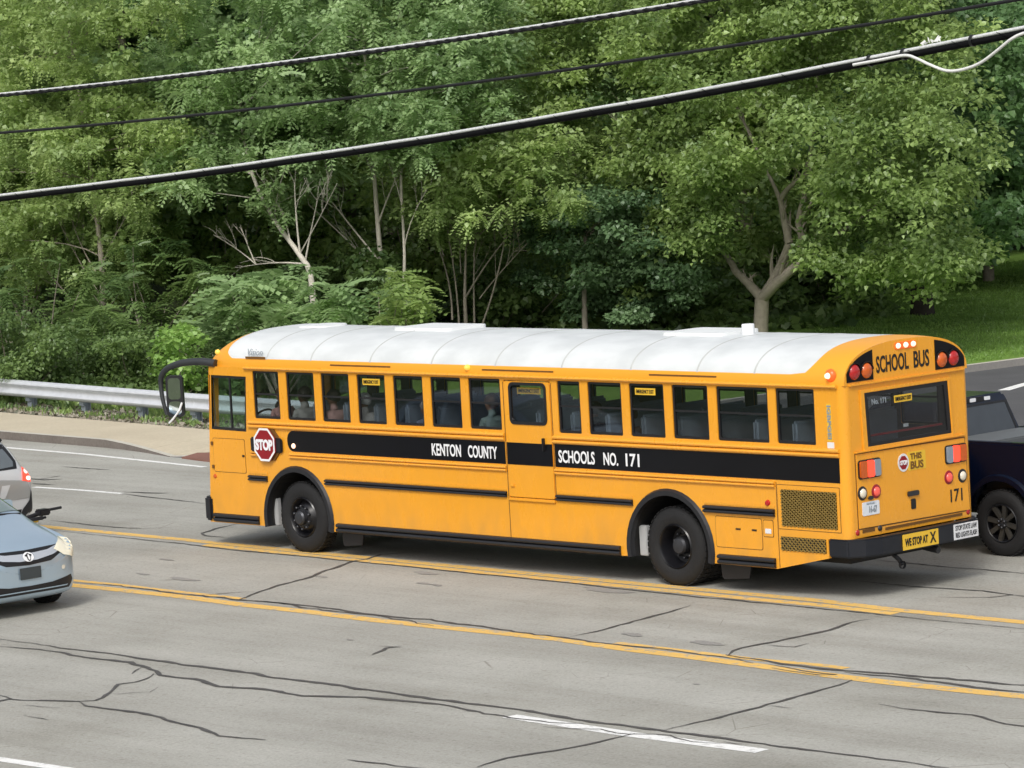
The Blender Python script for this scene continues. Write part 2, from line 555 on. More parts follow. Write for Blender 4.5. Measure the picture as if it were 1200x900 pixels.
KB = [(-160, 28.5), (-100, 18.6), (-60, 13.0), (-40, 10.2), (-27.4, 8.75), (-24.5, 8.55), (-23.3, 8.45), (-22.1, 8.2), (-20.8, 7.85)]
CORN = [(-19.3, 8.3), (-18.0, 9.4), (-17.0, 11.0), (-16.4, 13.2), (-16.15, 18), (-15.98, 25.36), (-15.77, 27.12), (-15.2, 45), (-14, 90)]
road = sheet('road', [(-160, -12.9), (120, -12.9), (120, 4.9), (40, 6.6), (-2, 7.4), (-4.8, 7.5)] + [(-20.8, 7.85)] + KB[::-1][1:], 0.0, M['asphalt'])
sheet('side_road', [(-20.8, 7.852), (-4.8, 7.502), (-4.6, 90), (-14, 90)] + CORN[::-1][1:], 0.0, M['side_asphalt'])
sheet('lawn', [(-62, 100), (-14.1, 90), (-15.35, 45), (-15.9, 27.12), (-16.1, 25.36), (-16.3, 18), (-16.55, 13.3), (-17.2, 11.6), (-24, 13.5), (-31, 24), (-42, 34), (-60, 60)], .14, M['lawn'])
sheet('unseen_paving', [(-4.4, 90), (-4.6, 7.9), (-2, 7.55), (40, 6.75), (120, 5.05), (120, 90)], .05, M['side_kerb'])  # unseen paving, added in grey so the bus rear window reflects grey
sheet('verge', [(-100, 21.3), (-60, 15.6), (-31.4, 11.45), (-23.2, 10.6), (-18.6, 10.2), (-17.4, 11.5), (-24, 15.5), (-31, 16.5), (-60, 21), (-100, 27)], .10, M['verge'])
sheet('near_verge', [(-160, -16), (120, -16), (120, -12.9), (-160, -12.9)], .01, M['verge'])

def strip(name, path, w, z, m, parent, jitter=0, taper=False, kind=None):
    pts = [V((p[0], p[1], 0)) for p in path]
    if jitter:
        dense = []
        for i in range(len(pts) - 1):
            k = max(1, int((pts[i + 1] - pts[i]).length / .14))
            dense += [pts[i].lerp(pts[i + 1], j / k) for j in range(k)]
        pts = dense + [pts[-1]]
    vs, fs = [], []
    off = 0
    n = len(pts)
    for i, p in enumerate(pts):
        d = (pts[min(i + 1, n - 1)] - pts[max(0, i - 1)])
        if d.length < 1e-6: d = V((1, 0, 0))
        d.normalize()
        nn = V((-d.y, d.x, 0))
        off = off * .86 + random.gauss(0, jitter) if jitter else 0
        ww = w * (1 + (random.uniform(-.35, .45) if jitter else 0)) / 2
        if taper: ww *= min(1, .25 + 3.0 * min(i, n - 1 - i) / max(1, n))
        c = p + nn * off
        vs += [(c.x + nn.x * ww, c.y + nn.y * ww, z), (c.x - nn.x * ww, c.y - nn.y * ww, z)]
        if i: fs.append((2 * i - 2, 2 * i - 1, 2 * i + 1, 2 * i))
    o = MB().add(vs, fs).build(name, m, parent)
    return o

def px(pts, z=0.0):
    return [(at(x, y, 2, z).x, at(x, y, 2, z).y) for x, y in pts]

def extend(path, a=0, b=0):
    p, q = V(path[0]), V(path[1])
    r, s = V(path[-1]), V(path[-2])
    out = list(path)
    if a: out = [tuple(p + (p - q).normalized() * a)] + out
    if b: out = out + [tuple(r + (r - s).normalized() * b)]
    return out

ln = lambda path, w, m: strip('lane_line', path, w, .004, m, road)
ln(extend(px([(60, 618), (210, 632), (360, 647), (660, 676), (960, 704), (1050, 715), (1200, 729.5)]), 60, 40), .21, M['yellow_paint'])
ln(px([(240, 638.6), (360, 651), (660, 680.3), (900, 704), (960, 709.3), (1050, 719.5)]), .19, M['yellow_paint'])
ln(extend(px([(85, 686), (135, 691), (210, 699), (285, 709), (360, 717), (435, 726.5), (510, 734.5), (585, 742), (660, 750), (735, 761), (810, 770), (885, 780), (975, 792), (1050, 801), (1125, 809), (1200, 816.5)]), 50, 40), .23, M['yellow_paint'])
ln(px([(82, 680), (135, 685), (185, 691), (285, 702)]), .13, M['yellow_paint'])
ln(px([(722, 753.5), (810, 764), (885, 773), (960, 779.5), (992, 783.5)]), .14, M['yellow_paint'])
ln(px([(597, 839.5), (740, 861), (893, 880.5)]), .21, M['white_paint'])
d0 = px([(597, 839.5), (893, 880.5)])
dd = V((d0[1][0] - d0[0][0], d0[1][1] - d0[0][1])).normalized()
for k in range(-6, 7):
    if k and k != -1:
        s0 = V(d0[0]) + dd * 12.2 * k
        ln([tuple(s0), tuple(s0 + dd * 3.75)], .21, M['white_paint'])
ln(extend(px([(0, 890), (70, 900.5)]), 60, 90), .16, M['white_paint'])
ln(extend(px([(0, 524), (100, 532.5), (240, 547.5)]), 90, 0), .13, M['white_paint'])
ln(px([(40, 571), (90, 574.2), (143, 578.5)]), .12, M['white_paint'])
e0 = px([(240, 547.5)])[0]
ln([(-2.5, e0[1] - 1.0), (60, e0[1] - 3.2)], .13, M['white_paint'])
for k in range(-5, 6):
    if k:
        a = V(px([(40, 571)])[0]) + V((1, -.05)) * 12.2 * k
        ln([tuple(a), (a.x + 4.4, a.y - .22)], .12, M['white_paint'])
strip('stop_line', px([(1176, 457.5), (1200, 450.5), (1225, 444)]), .26, .004, M['white_paint'], tag(road))

CR = [
 ([(0,749.5),(100,762.5),(175,773),(250,784),(300,789),(400,804.5),(475,815),(600,831),(660,841),(733,852),(833,865),(893,873),(900,875),(1000,887),(1110,901)], .085, .012),
 ([(0,757.5),(50,763),(107,772.5),(150,777),(172,783),(179,787),(185,792),(230,795.5),(260,804),(300,806),(337,809),(359,815),(450,820),(525,828),(600,841),(640,848),(680,850)], .085, .014),
 ([(178,790),(155,799.5),(135,802),(120,815),(110,821),(92,822),(15,819.5),(0,815)], .06, .02),
 ([(-10,824),(15,819)], .08, .01),
 ([(90,822),(95,829),(135,834),(175,840),(207,849),(232,854),(260,862),(310,868)], .075, .014),
 ([(277,704),(297,694),(327,686),(360,677),(390,665),(410,658),(430,655),(445,650),(500,646)], .075, .012),
 ([(60,621.5),(135,630),(210,637.5),(285,646),(360,652.5),(435,660),(535,670.5),(660,683),(810,699),(900,707.5),(1000,717.5),(1075,725.5),(1200,737.5),(1240,741)], .055, .006),
 ([(81,682),(135,687.5),(210,696.5),(275,702.5),(360,710.5),(422,720),(500,727),(585,736),(660,747),(735,757.5),(835,768.5),(885,777.5)], .07, .016),
 ([(240,698),(275,695),(297,694)], .04, .012),
 ([(300,704),(360,711),(420,718),(480,727),(500,735)], .045, .02),
 ([(850,768),(900,775),(992,786),(1070,792.5),(1200,804),(1240,808)], .09, .014),
 ([(900,779),(950,789),(975,792),(930,787),(905,783)], .04, .01),
 ([(992,787.5),(1075,796),(1200,810.5),(1240,815)], .07, .014),
 ([(665,747.5),(710,737.5),(760,724),(810,709.5)], .055, .010),
 ([(853,769),(862,763),(870,760),(910,752.5),(960,742),(975,739),(1000,730),(1025,726)], .07, .010),
 ([(1000,797.5),(962,809),(937,816),(900,826),(880,832),(830,845),(780,857)], .06, .012),
 ([(1030,825.5),(1060,830),(1135,839),(1172,850),(1200,853),(1240,860)], .05, .012),
 ([(560,900),(593,889),(650,880),(700,870),(743,860)], .055, .010),
 ([(408,890.5),(450,896),(500,901)], .045, .012),
 ([(995,681),(1075,688),(1150,693),(1185,697.5),(1160,700.5),(1100,700)], .05, .008),
 ([(1185,697.5),(1240,703)], .05, .008),
 ([(1020,656),(1100,664),(1200,672),(1240,675)], .04, .008),
 ([(281,613.5),(253,620),(237,625),(242,628),(262,630)], .06, .010),
 ([(60,610.5),(122,617),(167,619.5),(197,618)], .045, .010),
 ([(143,579),(190,584),(243,590)], .05, .008),
 ([(143,577),(170,577.5),(200,578)], .09, .012),
 ([(35,561),(50,563),(73,562)], .10, .012), ([(37,567),(67,568)], .08, .012), ([(38,562.5),(60,560),(75,557.5)], .05, .01),
 ([(70,547),(100,549),(130,551)], .05, .012),
 ([(436,767.5),(452,760),(471,757.5)], .07, .008), ([(442,757.5),(473,759)], .03, .008),
 ([(170,782),(160,786),(155,790)], .03, .02), ([(125,814),(170,811),(183,806)], .02, .03), ([(640,851),(700,856),(790,866),(870,874)], .03, .03),
 ([(190,783),(203,779)], .03, .02), ([(25,827),(75,830)], .02, .03), ([(25,839),(60,844)], .02, .02),
 ([(845,870),(880,872)], .03, .02), ([(897,756),(930,758),(945,754)], .03, .02), ([(897,827),(921,832)], .03, .02),
]
for pts, w, j in CR:
    strip('crack_sealant_line', px(pts), w * .76, .008, M['crack_tar'], road, jitter=j * 1.3, taper=True)
for cx, cy, rx, ry in ((829, 754, 19, 2.2), (741, 744, 12, 1.8), (712, 692, 28, 2.6), (216, 679, 17, 1.6), (500, 672, 14, 1.6), (497, 684, 9, 1), (512, 686, 6, 1), (377, 676, 7, 1), (195, 656, 9, .8), (168, 673, 8, .9), (816, 802, 4, .9), (300+110, 750, 4, .7)):
    pts = [(cx + rx * math.cos(t) * (1 + .18 * math.sin(5 * t + cx)), cy + ry * math.sin(t) * (1 + .2 * math.cos(3 * t + cy)) + .0975 * rx * math.cos(t)) for t in [2 * PI * k / 18 for k in range(18)]]
    sheet('asphalt_patch', px(pts), .006, M['patch_tar'], kind=None, parent=road)

# kerb with its ramp, sidewalk
def zk(x): return .15 * max(0, min(1, (-20.8 - x) / 2.9)) + .006
kb, sw = [], []
vs, fs, vt, ft, vw, fw_ = [], [], [], [], [], []
BACK = [(-160, 31.2), (-100, 21.3), (-60, 15.75), (-40, 12.9), (-31.4, 11.5), (-27.9, 11.15), (-25, 10.85), (-23.2, 10.6), (-18.8, 10.15)]
def interp(path, x):
    for i in range(len(path) - 1):
        if path[i][0] <= x <= path[i + 1][0]:
            t = (x - path[i][0]) / (path[i + 1][0] - path[i][0])
            return path[i][1] * (1 - t) + path[i + 1][1] * t
    return path[-1][1] if x > path[-1][0] else path[0][1]
KX = [-160, -100, -60, -40, -34, -30, -28, -26, -25, -24.5, -23.7, -23, -22.3, -21.5, -20.8]
for i, x in enumerate(KX):
    y = interp(KB, x)
    z = zk(x)
    vs += [(x, y, -.02), (x, y + .02, z), (x, y + .16, z + .002)]
    if i: b = 3 * i; fs += [(b - 3, b, b + 1, b - 2), (b - 2, b + 1, b + 2, b - 1)]
kerb = MB().add(vs, fs)
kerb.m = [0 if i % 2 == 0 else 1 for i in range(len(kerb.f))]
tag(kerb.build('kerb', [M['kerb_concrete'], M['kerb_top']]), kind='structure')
walk = empty('sidewalk'); tag(walk, kind='structure')
SX = sorted(set([x * 1.0 for x in range(-64, -21, 2)] + [-160, -100, -21.0, -19.2]))
for i in range(len(SX) - 1):
    xa, xb = SX[i] + .012, SX[i + 1]
    P = []
    for x in (xa, xb):
        yn = interp(KB + [(-18.8, 8.9)], x) + .165
        P.append(((x, yn, zk(x)), (x, yn + .8, (zk(x) + .15) / 2 if x > -24 else .15), (x, interp(BACK, x), .15)))
    vs = [*P[0], *P[1]]
    vs2 = vs + [(p[0], p[1], p[2] - .12) for p in vs]
    MB().add(vs2, [(0, 3, 4, 1), (1, 4, 5, 2), (6, 7, 10, 9), (7, 8, 11, 10), (0, 6, 9, 3), (2, 5, 11, 8), (0, 1, 7, 6), (1, 2, 8, 7), (3, 9, 10, 4), (4, 10, 11, 5)]).build('paving_slab', M['concrete'], walk)
P = px([(213, 537.5), (239, 530), (262, 533), (262, 543), (240, 541)])
MB().plate(P, [], (0, 0, .03), X3, Y3, .03).build('tactile_pad', M['tactile'], walk)
# side road kerb
vs, fs = [], []
SK = [(-20.8, 7.86)] + CORN
for i, (x, y) in enumerate(SK):
    z = [0.01, .04, .1, .15][min(i, 3)]
    x2, y2 = (SK[min(i + 1, len(SK) - 1)][0] - SK[max(i - 1, 0)][0]), (SK[min(i + 1, len(SK) - 1)][1] - SK[max(i - 1, 0)][1])
    l = math.hypot(x2, y2); nx, ny_ = -y2 / l, x2 / l
    vs += [(x, y, -.02), (x + nx * .02, y + ny_ * .02, z), (x + nx * .17, y + ny_ * .17, z + .003)]
    if i: b = 3 * i; fs += [(b - 3, b, b + 1, b - 2), (b - 2, b + 1, b + 2, b - 1)]
sk = MB().add(vs, fs)
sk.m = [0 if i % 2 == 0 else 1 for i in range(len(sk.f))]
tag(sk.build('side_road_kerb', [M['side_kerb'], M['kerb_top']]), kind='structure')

# ------------------------------------------------------------------ guardrail
RL = [(-70, 18.7), (-50, 15.5), (-33.4, 12.95), (-29.5, 12.4), (-24.5, 11.72), (-19.6, 11.2)]
guard = empty('guardrail', (RL[2][0], RL[2][1], .1), label='long galvanised steel guardrail behind the sidewalk', cat='guardrail')
def gl(x): return V((x, interp(RL, x), 0))
off = guard.location
prof = [(-.02, .335), (.03, .35), (.075, .39), (.08, .42), (.03, .465), (.012, .505), (.012, .535), (.03, .575), (.08, .62), (.075, .655), (.03, .69), (-.02, .705)]
def beam(x0, x1, n=4):
    mb = MB(); vs, fs = [], []
    for i in range(n + 1):
        x = x0 + (x1 - x0) * i / n
        p = gl(x); d = (gl(x + .1) - gl(x - .1)).normalized(); nn = V((d.y, -d.x, 0))
        for (o, z) in prof:
            q = p + nn * (o + .12)
            vs.append((q.x - off.x, q.y - off.y, z - off.z + .01))
        for (o, z) in prof:
            q = p + nn * (o + .112)
            vs.append((q.x - off.x, q.y - off.y, z - off.z + .01))
    m = len(prof)
    for i in range(n):
        a, b = i * 2 * m, (i + 1) * 2 * m
        for k in range(m - 1):
            fs.append((a + k, b + k, b + k + 1, a + k + 1))
            fs.append((a + m + k, a + m + k + 1, b + m + k + 1, b + m + k))
    for k in range(m - 1):
        fs.append((k, k + 1, m + k + 1, m + k)); e = n * 2 * m
        fs.append((e + k, e + m + k, e + m + k + 1, e + k + 1))
    mb.add(vs, fs)
    return mb
PX = [-32.05 - 2.42 * k for k in range(15, 0, -1)] + [-32.05, -29.6, -27.15, -24.95, -22.6, -20.2]
for i in range(0, len(PX) - 1, 2):
    beam(PX[i] - .15, PX[min(i + 2, len(PX) - 1)] + .15).build('rail_beam', M['steel'], guard, smooth=50)
for x in PX:
    p = gl(x) - off
    d = (gl(x + .1) - gl(x - .1)).normalized()
    post = MB()
    for (a, b, c, e) in ((-.085, .085, -.06, -.045), (-.085, .085, .075, .09), (-.008, .008, -.045, .075)):
        post.box(a, b, c, e, -.35, .60)
    o = post.build('post', M['post_steel'], guard)
    o.location = p; o.rotation_euler = (0, 0, math.atan2(d.y, d.x))
    blk = MB().box(-.09, .09, -.105, -.062, .26, .63)
    o2 = blk.build('block', M['post_steel'], guard, bevel=.008)
    o2.location = p; o2.rotation_euler = (0, 0, math.atan2(d.y, d.x))
# ------------------------------------------------------------------ wheels (axis along Y, outer face towards -Y)
def wheel(parent, c, r, w, rim_r, style, side=-1, name='wheel', nuts=10):
    """side -1: outer face towards -Y"""
    root = empty(name, c, parent=parent)
    s = side
    tp = [(rim_r, .02), (rim_r + .02, .0), (r * .80, -.012), (r * .92, .004), (r * .975, .03), (r, .055), (r, w * .5), (r, w - .055), (r * .975, w - .03), (r * .92, w - .004), (rim_r + .02, w), (rim_r, w - .02)]
    tp = [(a, b * (-s) if s < 0 else -b) for a, b in tp]
    ty = MB().lathe([(a, (b if s < 0 else b)) for a, b in tp], (0, 0, 0), 'Y', 44)
    for k in range(40):     # tread blocks
        t = 2 * PI * k / 40
        ct, st = math.cos(t), math.sin(t)
        for (ya, yb) in ((.03, w * .3), (w * .36, w * .64), (w * .7, w - .03)):
            ya2, yb2 = (ya, yb) if s < 0 else (-yb, -ya)
            hw = r * .055
            pts = []
            for rr in (r - .004, r + .009):
                for yy in (ya2, yb2):
                    for q in (-hw, hw):
                        pts.append((rr * ct - q * st, yy, rr * st + q * ct))
            ty.add(pts, [(0, 1, 3, 2), (4, 6, 7, 5), (0, 4, 5, 1), (2, 3, 7, 6), (0, 2, 6, 4), (1, 5, 7, 3)])
    ty.build('tyre', M['tyre'], root, smooth=40)
    f = 1 if s < 0 else -1
    def L(prof, n=32, mb=None): return (mb or MB()).lathe([(a, b * f) for a, b in prof], (0, 0, 0), 'Y', n)
    if style == 'front':
        rb = L([(rim_r + .005, .015), (rim_r - .01, -.002), (rim_r - .035, .03), (rim_r - .05, .09), (rim_r * .72, .07), (rim_r * .6, .02), (rim_r * .45, -.005), (.0, -.005)])
        hub = L([(.11, .0), (.105, -.06), (.085, -.085), (.04, -.095), (0, -.096)], 20)
        rn, yn = rim_r * .58, .0
    elif style == 'rear':
        rb = L([(rim_r + .005, .015), (rim_r - .01, -.002), (rim_r - .03, .03), (rim_r - .045, .17), (rim_r - .06, .20), (rim_r * .62, .21), (0, .21)])
        hub = L([(.12, .2), (.115, .09), (.095, .06), (.05, .05), (0, .05)], 20)
        rn, yn = rim_r * .58, .19
    else:
        rb = L([(rim_r + .005, .015), (rim_r - .006, .0), (rim_r - .02, .012), (rim_r - .03, .10), (rim_r * .5, .13), (0, .13)])
        hub = L([(.065, .06), (.06, .02), (.04, .01), (0, .01)], 16)
        rn, yn = .055, .03
        for k in range(5 if style == 'five' else 8):
            t = 2 * PI * k / (5 if style == 'five' else 8) + .2
            for tt in ((t - .13, t + .13) if style == 'five' else (t,)):
                ww = .022 if style == 'five' else .028
                a = [(-ww, .035, .05), (ww, .035, .05), (ww * 1.25, .008, rim_r - .012), (-ww * 1.25, .008, rim_r - .012),
                     (-ww, .09, .05), (ww, .09, .05), (ww * 1.25, .05, rim_r - .012), (-ww * 1.25, .05, rim_r - .012)]
                ca, sa = math.cos(tt), math.sin(tt)
                vv = [(x * ca + z * sa, y * f, -x * sa + z * ca) for x, y, z in a]
                MB().add(vv, [(0, 1, 2, 3), (7, 6, 5, 4), (0, 4, 5, 1), (2, 6, 7, 3), (1, 5, 6, 2), (0, 3, 7, 4)]).build('spoke', M['spoke'] if style != 'van' else M['chrome'], root, bevel=.004)
    rb.build('rim', M['rim_black'], root, smooth=30)
    hub.build('hub', M['steel_dark'], root, smooth=30)
    for k in range(nuts):
        t = 2 * PI * (k + .5) / nuts
        x, z = rn * math.cos(t), rn * math.sin(t)
        L([(.02, yn), (.018, yn - .035), (.009, yn - .042), (0, yn - .042)], 6).build('lug_nut', M['steel_dark'] if style != 'van' else M['chrome'], root, loc=(x, 0, z))
    return root
M['spoke'] = mat('dark_alloy', (.10, .095, .085), .35, .6, var=.2)

# ------------------------------------------------------------------ school bus
YS, YF = -.08, 2.36
YC = (YS + YF) / 2
XF, XR = -9.58, 3.13
bus = empty('school_bus', (0, 0, 0), label='long yellow school bus with white roof and black side band', cat='school bus')
WIN = [(-8.385, -7.785), (-7.62, -6.99), (-6.835, -6.215), (-6.045, -5.435), (-5.265, -4.64), (-4.48, -3.855), (-3.70, -3.06),
       (-1.945, -1.51), (-1.365, -.735), (-.59, .045), (.19, .83), (.98, 1.87), (2.005, 2.655)]
WZ0, WZ1 = 1.955, 2.655
Dx0, Dx1 = -2.985, -2.075       # emergency door
def arch(cx, r, z0=.36, n=22, rz=None):
    rz = rz or r
    zc = .50
    a0 = math.asin((z0 - zc) / rz)
    return [(cx - r * math.cos(a0 + (PI - 2 * a0) * k / n), zc + rz * math.sin(a0 + (PI - 2 * a0) * k / n)) for k in range(n + 1)]
A1 = arch(-7.50, .71)
A2 = arch(.03, .72)
def side_outline():
    pts = [(-9.58, .36)] + A1 + [(-6.75, .36)] + A2 + [(1.90, .355), (2.78, .54), (2.78, .78), (3.03, .79), (3.03, 2.70), (-9.40, 2.70), (-9.47, 1.8)]
    out = []
    for p in pts:
        if not out or abs(out[-1][0] - p[0]) + abs(out[-1][1] - p[1]) > 1e-4: out.append(p)
    return out
DRV = [(-9.425, 2.575), (-9.46, 1.76), (-8.60, 1.745), (-8.535, 2.565)]
holes = [rrect(a, b, WZ0, WZ1, .02, 2) for a, b in WIN] + [DRV]
door_hole = [(Dx0, 1.04), (Dx1, 1.04), (Dx1, 2.64), (Dx0, 2.64)]
mb = MB().plate(side_outline(), holes + [door_hole], (0, YS, 0), X3, Z3, .05)
mb.build('side_panel', M['bus_yellow'], bus)
mb = MB().plate([(-x, z) for x, z in side_outline()], [[(-x, z) for x, z in h] for h in holes], (0, YF, 0), -X3, Z3, .05)
mb.build('side_panel', M['bus_yellow'], bus)
# emergency door
dr = MB().plate(rrect(Dx0 + .012, Dx1 - .012, 1.052, 2.63, .03), [rrect(-2.86, -2.17, 2.065, 2.60, .07)], (0, YS - .008, 0), X3, Z3, .04)
door = dr.build('emergency_door', M['bus_yellow'], bus)
MB().plate(rrect(-2.88, -2.15, 2.045, 2.62, .08), [rrect(-2.84, -2.19, 2.085, 2.58, .06)], (0, YS - .02, 0), X3, Z3, .03).build('window_frame', M['black_frame'], door)
MB().plate(rrect(-2.85, -2.18, 2.075, 2.59, .06), [], (0, YS - .002, 0), X3, Z3, .006).build('pane', M['bus_glass'], door)
MB().box(Dx0 + .012, Dx1 - .012, YS - .014, YS - .007, 1.495, 1.795).build('black_band', M['black_paint'], door)
MB().box(-2.245, -2.215, YS - .055, YS - .008, 1.70, 1.875).build('door_handle', M['black_frame'], door, bevel=.006)
MB().box(-2.93, -2.86, YS - .03, YS - .006, 1.19, 1.22).build('latch', M['bus_yellow'], door, bevel=.004)
MB().box(Dx0 + .01, Dx1, YS - .03, YS + .004, 1.0, 1.036).build('door_sill', M['bus_yellow'], bus, bevel=.006)
MB().box(Dx0 + .01, Dx1, YS - .02, YS + .004, 2.655, 2.69).build('door_header', M['bus_yellow'], bus, bevel=.006)
for x, z0, z1 in ((-3.0, .37, 2.62), (-2.062, 1.04, 2.62)):
    MB().box(x - .006, x + .006, YS - .003, YS + .002, z0, z1).build('panel_seam', M['seam_dark'], bus)
def bus_window(x0, x1, y, s, n_mid=True):
    fr = MB().plate(rrect(x0 + .003, x1 - .003, WZ0 + .003, WZ1 - .003, .025, 2), [rrect(x0 + .032, x1 - .032, WZ0 + .035, WZ1 - .03, .02, 2)], (0, y, 0), X3, Z3, .03)
    zm = (WZ0 + WZ1) / 2 + .01
    fr.box(x0 + .03, x1 - .03, y + .006, y + .024, zm - .013, zm + .013)
    o = fr.build('window', M['black_frame'], bus)
    MB().box(x0 + .03, x1 - .03, y + .018, y + .022, WZ0 + .03, zm - .012).build('pane', M['bus_glass'], o)
    MB().box(x0 + .03, x1 - .03, y + .008, y + .012, zm + .012, WZ1 - .028).build('pane', M['bus_glass'], o)
    return o
for a, b in WIN:
    bus_window(a, b, YS + .015, -1)
    bus_window(a, b, YF - .045, 1)
for y, yy in ((YS + .01, YS + .02), (YF - .04, YF - .03)):
    o = MB().plate(DRV[::-1], [[(-9.385, 2.535), (-9.41, 1.80), (-8.64, 1.785), (-8.575, 2.525)][::-1]], (0, y, 0), X3, Z3, .03)
    o.box(-8.965, -8.935, y + .004, y + .026, 1.79, 2.53)
    w = o.build('driver_window', M['black_frame'], bus)
    MB().plate([(-9.39, 2.54), (-9.415, 1.795), (-8.63, 1.78), (-8.57, 2.53)][::-1], [], (0, yy, 0), X3, Z3, .004).build('pane', M['cab_glass'], w)
# black lettering band and yellow rails
BAND = rrect(-7.66, -3.02, 1.493, 1.797, .14, 6)
BAND = [(x if x < -5 else -3.02, z if x < -5 else (1.797 if z > 1.65 else 1.493)) for x, z in BAND]
BB = [(-3.02, 1.797)] + [p for p in BAND if p[0] < -5] + [(-3.02, 1.493)]
b1 = MB().plate(BB, [], (0, YS - .005, 0), X3, Z3, .006).build('black_band', M['black_paint'], bus)
b2 = MB().box(-2.045, 3.025, YS - .005, YS + .001, 1.493, 1.803).build('black_band', M['black_paint'], bus)
for tx_, xa_, xb_, par_ in (('KENTON', 506.7, 541, b1), ('COUNTY', 549, 583.3, b1), ('SCHOOLS', 654.8, 697.3, b2), ('NO.', 707.3, 724.5, b2), ('171', 733.3, 749.5, b2)):
    xa_, xb_ = at(xa_, 530, 1, YS).x, at(xb_, 535, 1, YS).x
    bold_text(tx_, .172, xb_ - xa_, (xa_, YS - .005, 1.553), X3, Z3, M['letter_white'], par_, bold=.02)
def rail(x0, x1, z, h, d, name='yellow_rail', m='bus_yellow', ridges=1):
    mb = MB()
    hh = h / ridges
    vs, fs = [], []
    prof = []
    for k in range(ridges):
        zb = z - h / 2 + hh * k
        prof += [(0, zb + .001), (d * .8, zb + hh * .18), (d, zb + hh * .5), (d * .8, zb + hh * .82)]
    prof.append((0, z + h / 2))
    for x in (x0, x1):
        for p in prof: vs.append((x, YS - .001 - p[0], p[1]))
    m_ = len(prof)
    for k in range(m_ - 1): fs.append((k, k + 1, m_ + k + 1, m_ + k))
    fs += [tuple(range(m_)), tuple(range(m_, 2 * m_))[::-1], (0, m_, 2 * m_ - 1, m_ - 1)]
    mb.add(vs, fs)
    return mb.build(name, M[m], bus, smooth=35)
for x0, x1 in ((-8.52, -3.01), (-2.05, 3.04)):
    rail(x0, x1, 1.865, .115, .04, ridges=2)
    rail(x0 if x0 > -3 else -7.62, x1 if x1 < 0 else 1.93, 1.43, .085, .035, ridges=2)
rail(-8.50, -8.14, 1.43, .085, .035, ridges=2)
rail(-8.55, 3.05, 2.695, .05, .045, name='drip_rail')
rub = lambda x0, x1, z, h, d=.04: rail(x0, x1, z, h, d, 'rub_rail', 'black_rubber', 2)
rub(-6.85, -3.03, 1.075, .085); rub(-2.05, -.615, 1.075, .085); rub(.68, 1.905, 1.065, .10, .05); rub(-8.59, -8.165, 1.065, .085)
rub(-9.47, -8.41, .435, .13, .04); rub(-6.64, -.885, .425, .13, .05); rub(.895, 1.885, .425, .13, .05)
for x0, x1 in ((-6.85, -3.03), (-2.05, -.615), (.68, 1.905), (-8.59, -8.165)):
    MB().box(x0, x1, YS - .006, YS, 1.13, 1.165).build('rail_backing', M['bus_yellow'], bus)
for x in (1.945,):
    MB().box(x - .005, x + .005, YS - .003, YS + .002, .37, 1.46).build('panel_seam', M['seam_dark'], bus)
# wheel arch flares and wells
for A, cx in ((A1, -7.5), (A2, .03)):
    n = len(A)
    for yy, s in ((YS, -1), (YF, 1)):
        vs, fs = [], []
        for k, (x, z) in enumerate(A):
            dx, dz = (x - cx), (z - .5)
            l = math.hypot(dx, dz)
            ux, uz = dx / l, dz / l
            for (rr, dd) in ((-.015, -.05), (-.015, .035), (.05, .04), (.075, .0)):
                vs.append((x + ux * rr, yy + s * dd, z + uz * rr))
            if k: b = 4 * k; fs += [(b - 4 + j, b + j, b + j + 1, b - 3 + j) for j in range(3)]
        MB().add(vs, fs).build('arch_trim', M['black_rubber'], bus, smooth=40)
    for ya, yb in ((YS + .05, .75), (1.53, YF - .05)):
        vs, fs = [], []
        for k, (x, z) in enumerate(A):
            vs += [(x, ya, z), (x, yb, z)]
            if k: fs.append((2 * k - 2, 2 * k - 1, 2 * k + 1, 2 * k))
        e = yb if ya < 1 else ya
        vs2 = [(x, e, z) for x, z in A]
        nb = len(vs)
        vs += vs2 + [(cx, e, .36)]
        fs += [(nb + k, nb + k + 1, len(vs) - 1) for k in range(len(A) - 1)]
        MB().add(vs, fs).build('wheel_well', M['chassis'], bus)
wheel(bus, (-7.5, -.01, .52), .52, .27, .292, 'front', -1)
wheel(bus, (-7.5, 2.29, .52), .52, .27, .292, 'front', 1)
wheel(bus, (.03, .0, .52), .52, .27, .292, 'rear', -1)
wheel(bus, (.03, .30, .52), .52, .27, .292, 'rear', -1)
wheel(bus, (.03, 2.28, .52), .52, .27, .292, 'rear', 1)
wheel(bus, (.03, 1.98, .52), .52, .27, .292, 'rear', 1)
# underbody
MB().box(-9.3, 2.75, .78, 1.50, .82, .90).build('floor', M['chassis'], bus)
MB().box(-9.2, 2.7, .55, .72, .42, .66).box(-9.2, 2.7, 1.56, 1.73, .42, .66).build('chassis_rail', M['chassis'], bus)
MB().box(-6.6, -.95, .02, 2.27, .33, .80).build('underbody_shade_box', M['chassis'], bus)  # underbody box made low and wide to deepen the shade beneath the bus
MB().box(1.1, 2.85, .25, 2.05, .42, .84).build('engine_cover', M['chassis'], bus, bevel=.05)
MB().tube([(-7.5, .1, .5), (-7.5, 2.2, .5)], .07).tube([(.03, .2, .52), (.03, 2.1, .52)], .09).build('axle', M['chassis'], bus)
MB().box(-8.33, -8.19, .45, .5, .40, .80).build('step_bracket', M['steel'], bus)
for x in (-8.27, -.66):
    MB().box(x, x + .14, YS + .12, YS + .2, .36, .76).build('valve_box', M['box_grey'], bus, bevel=.01)
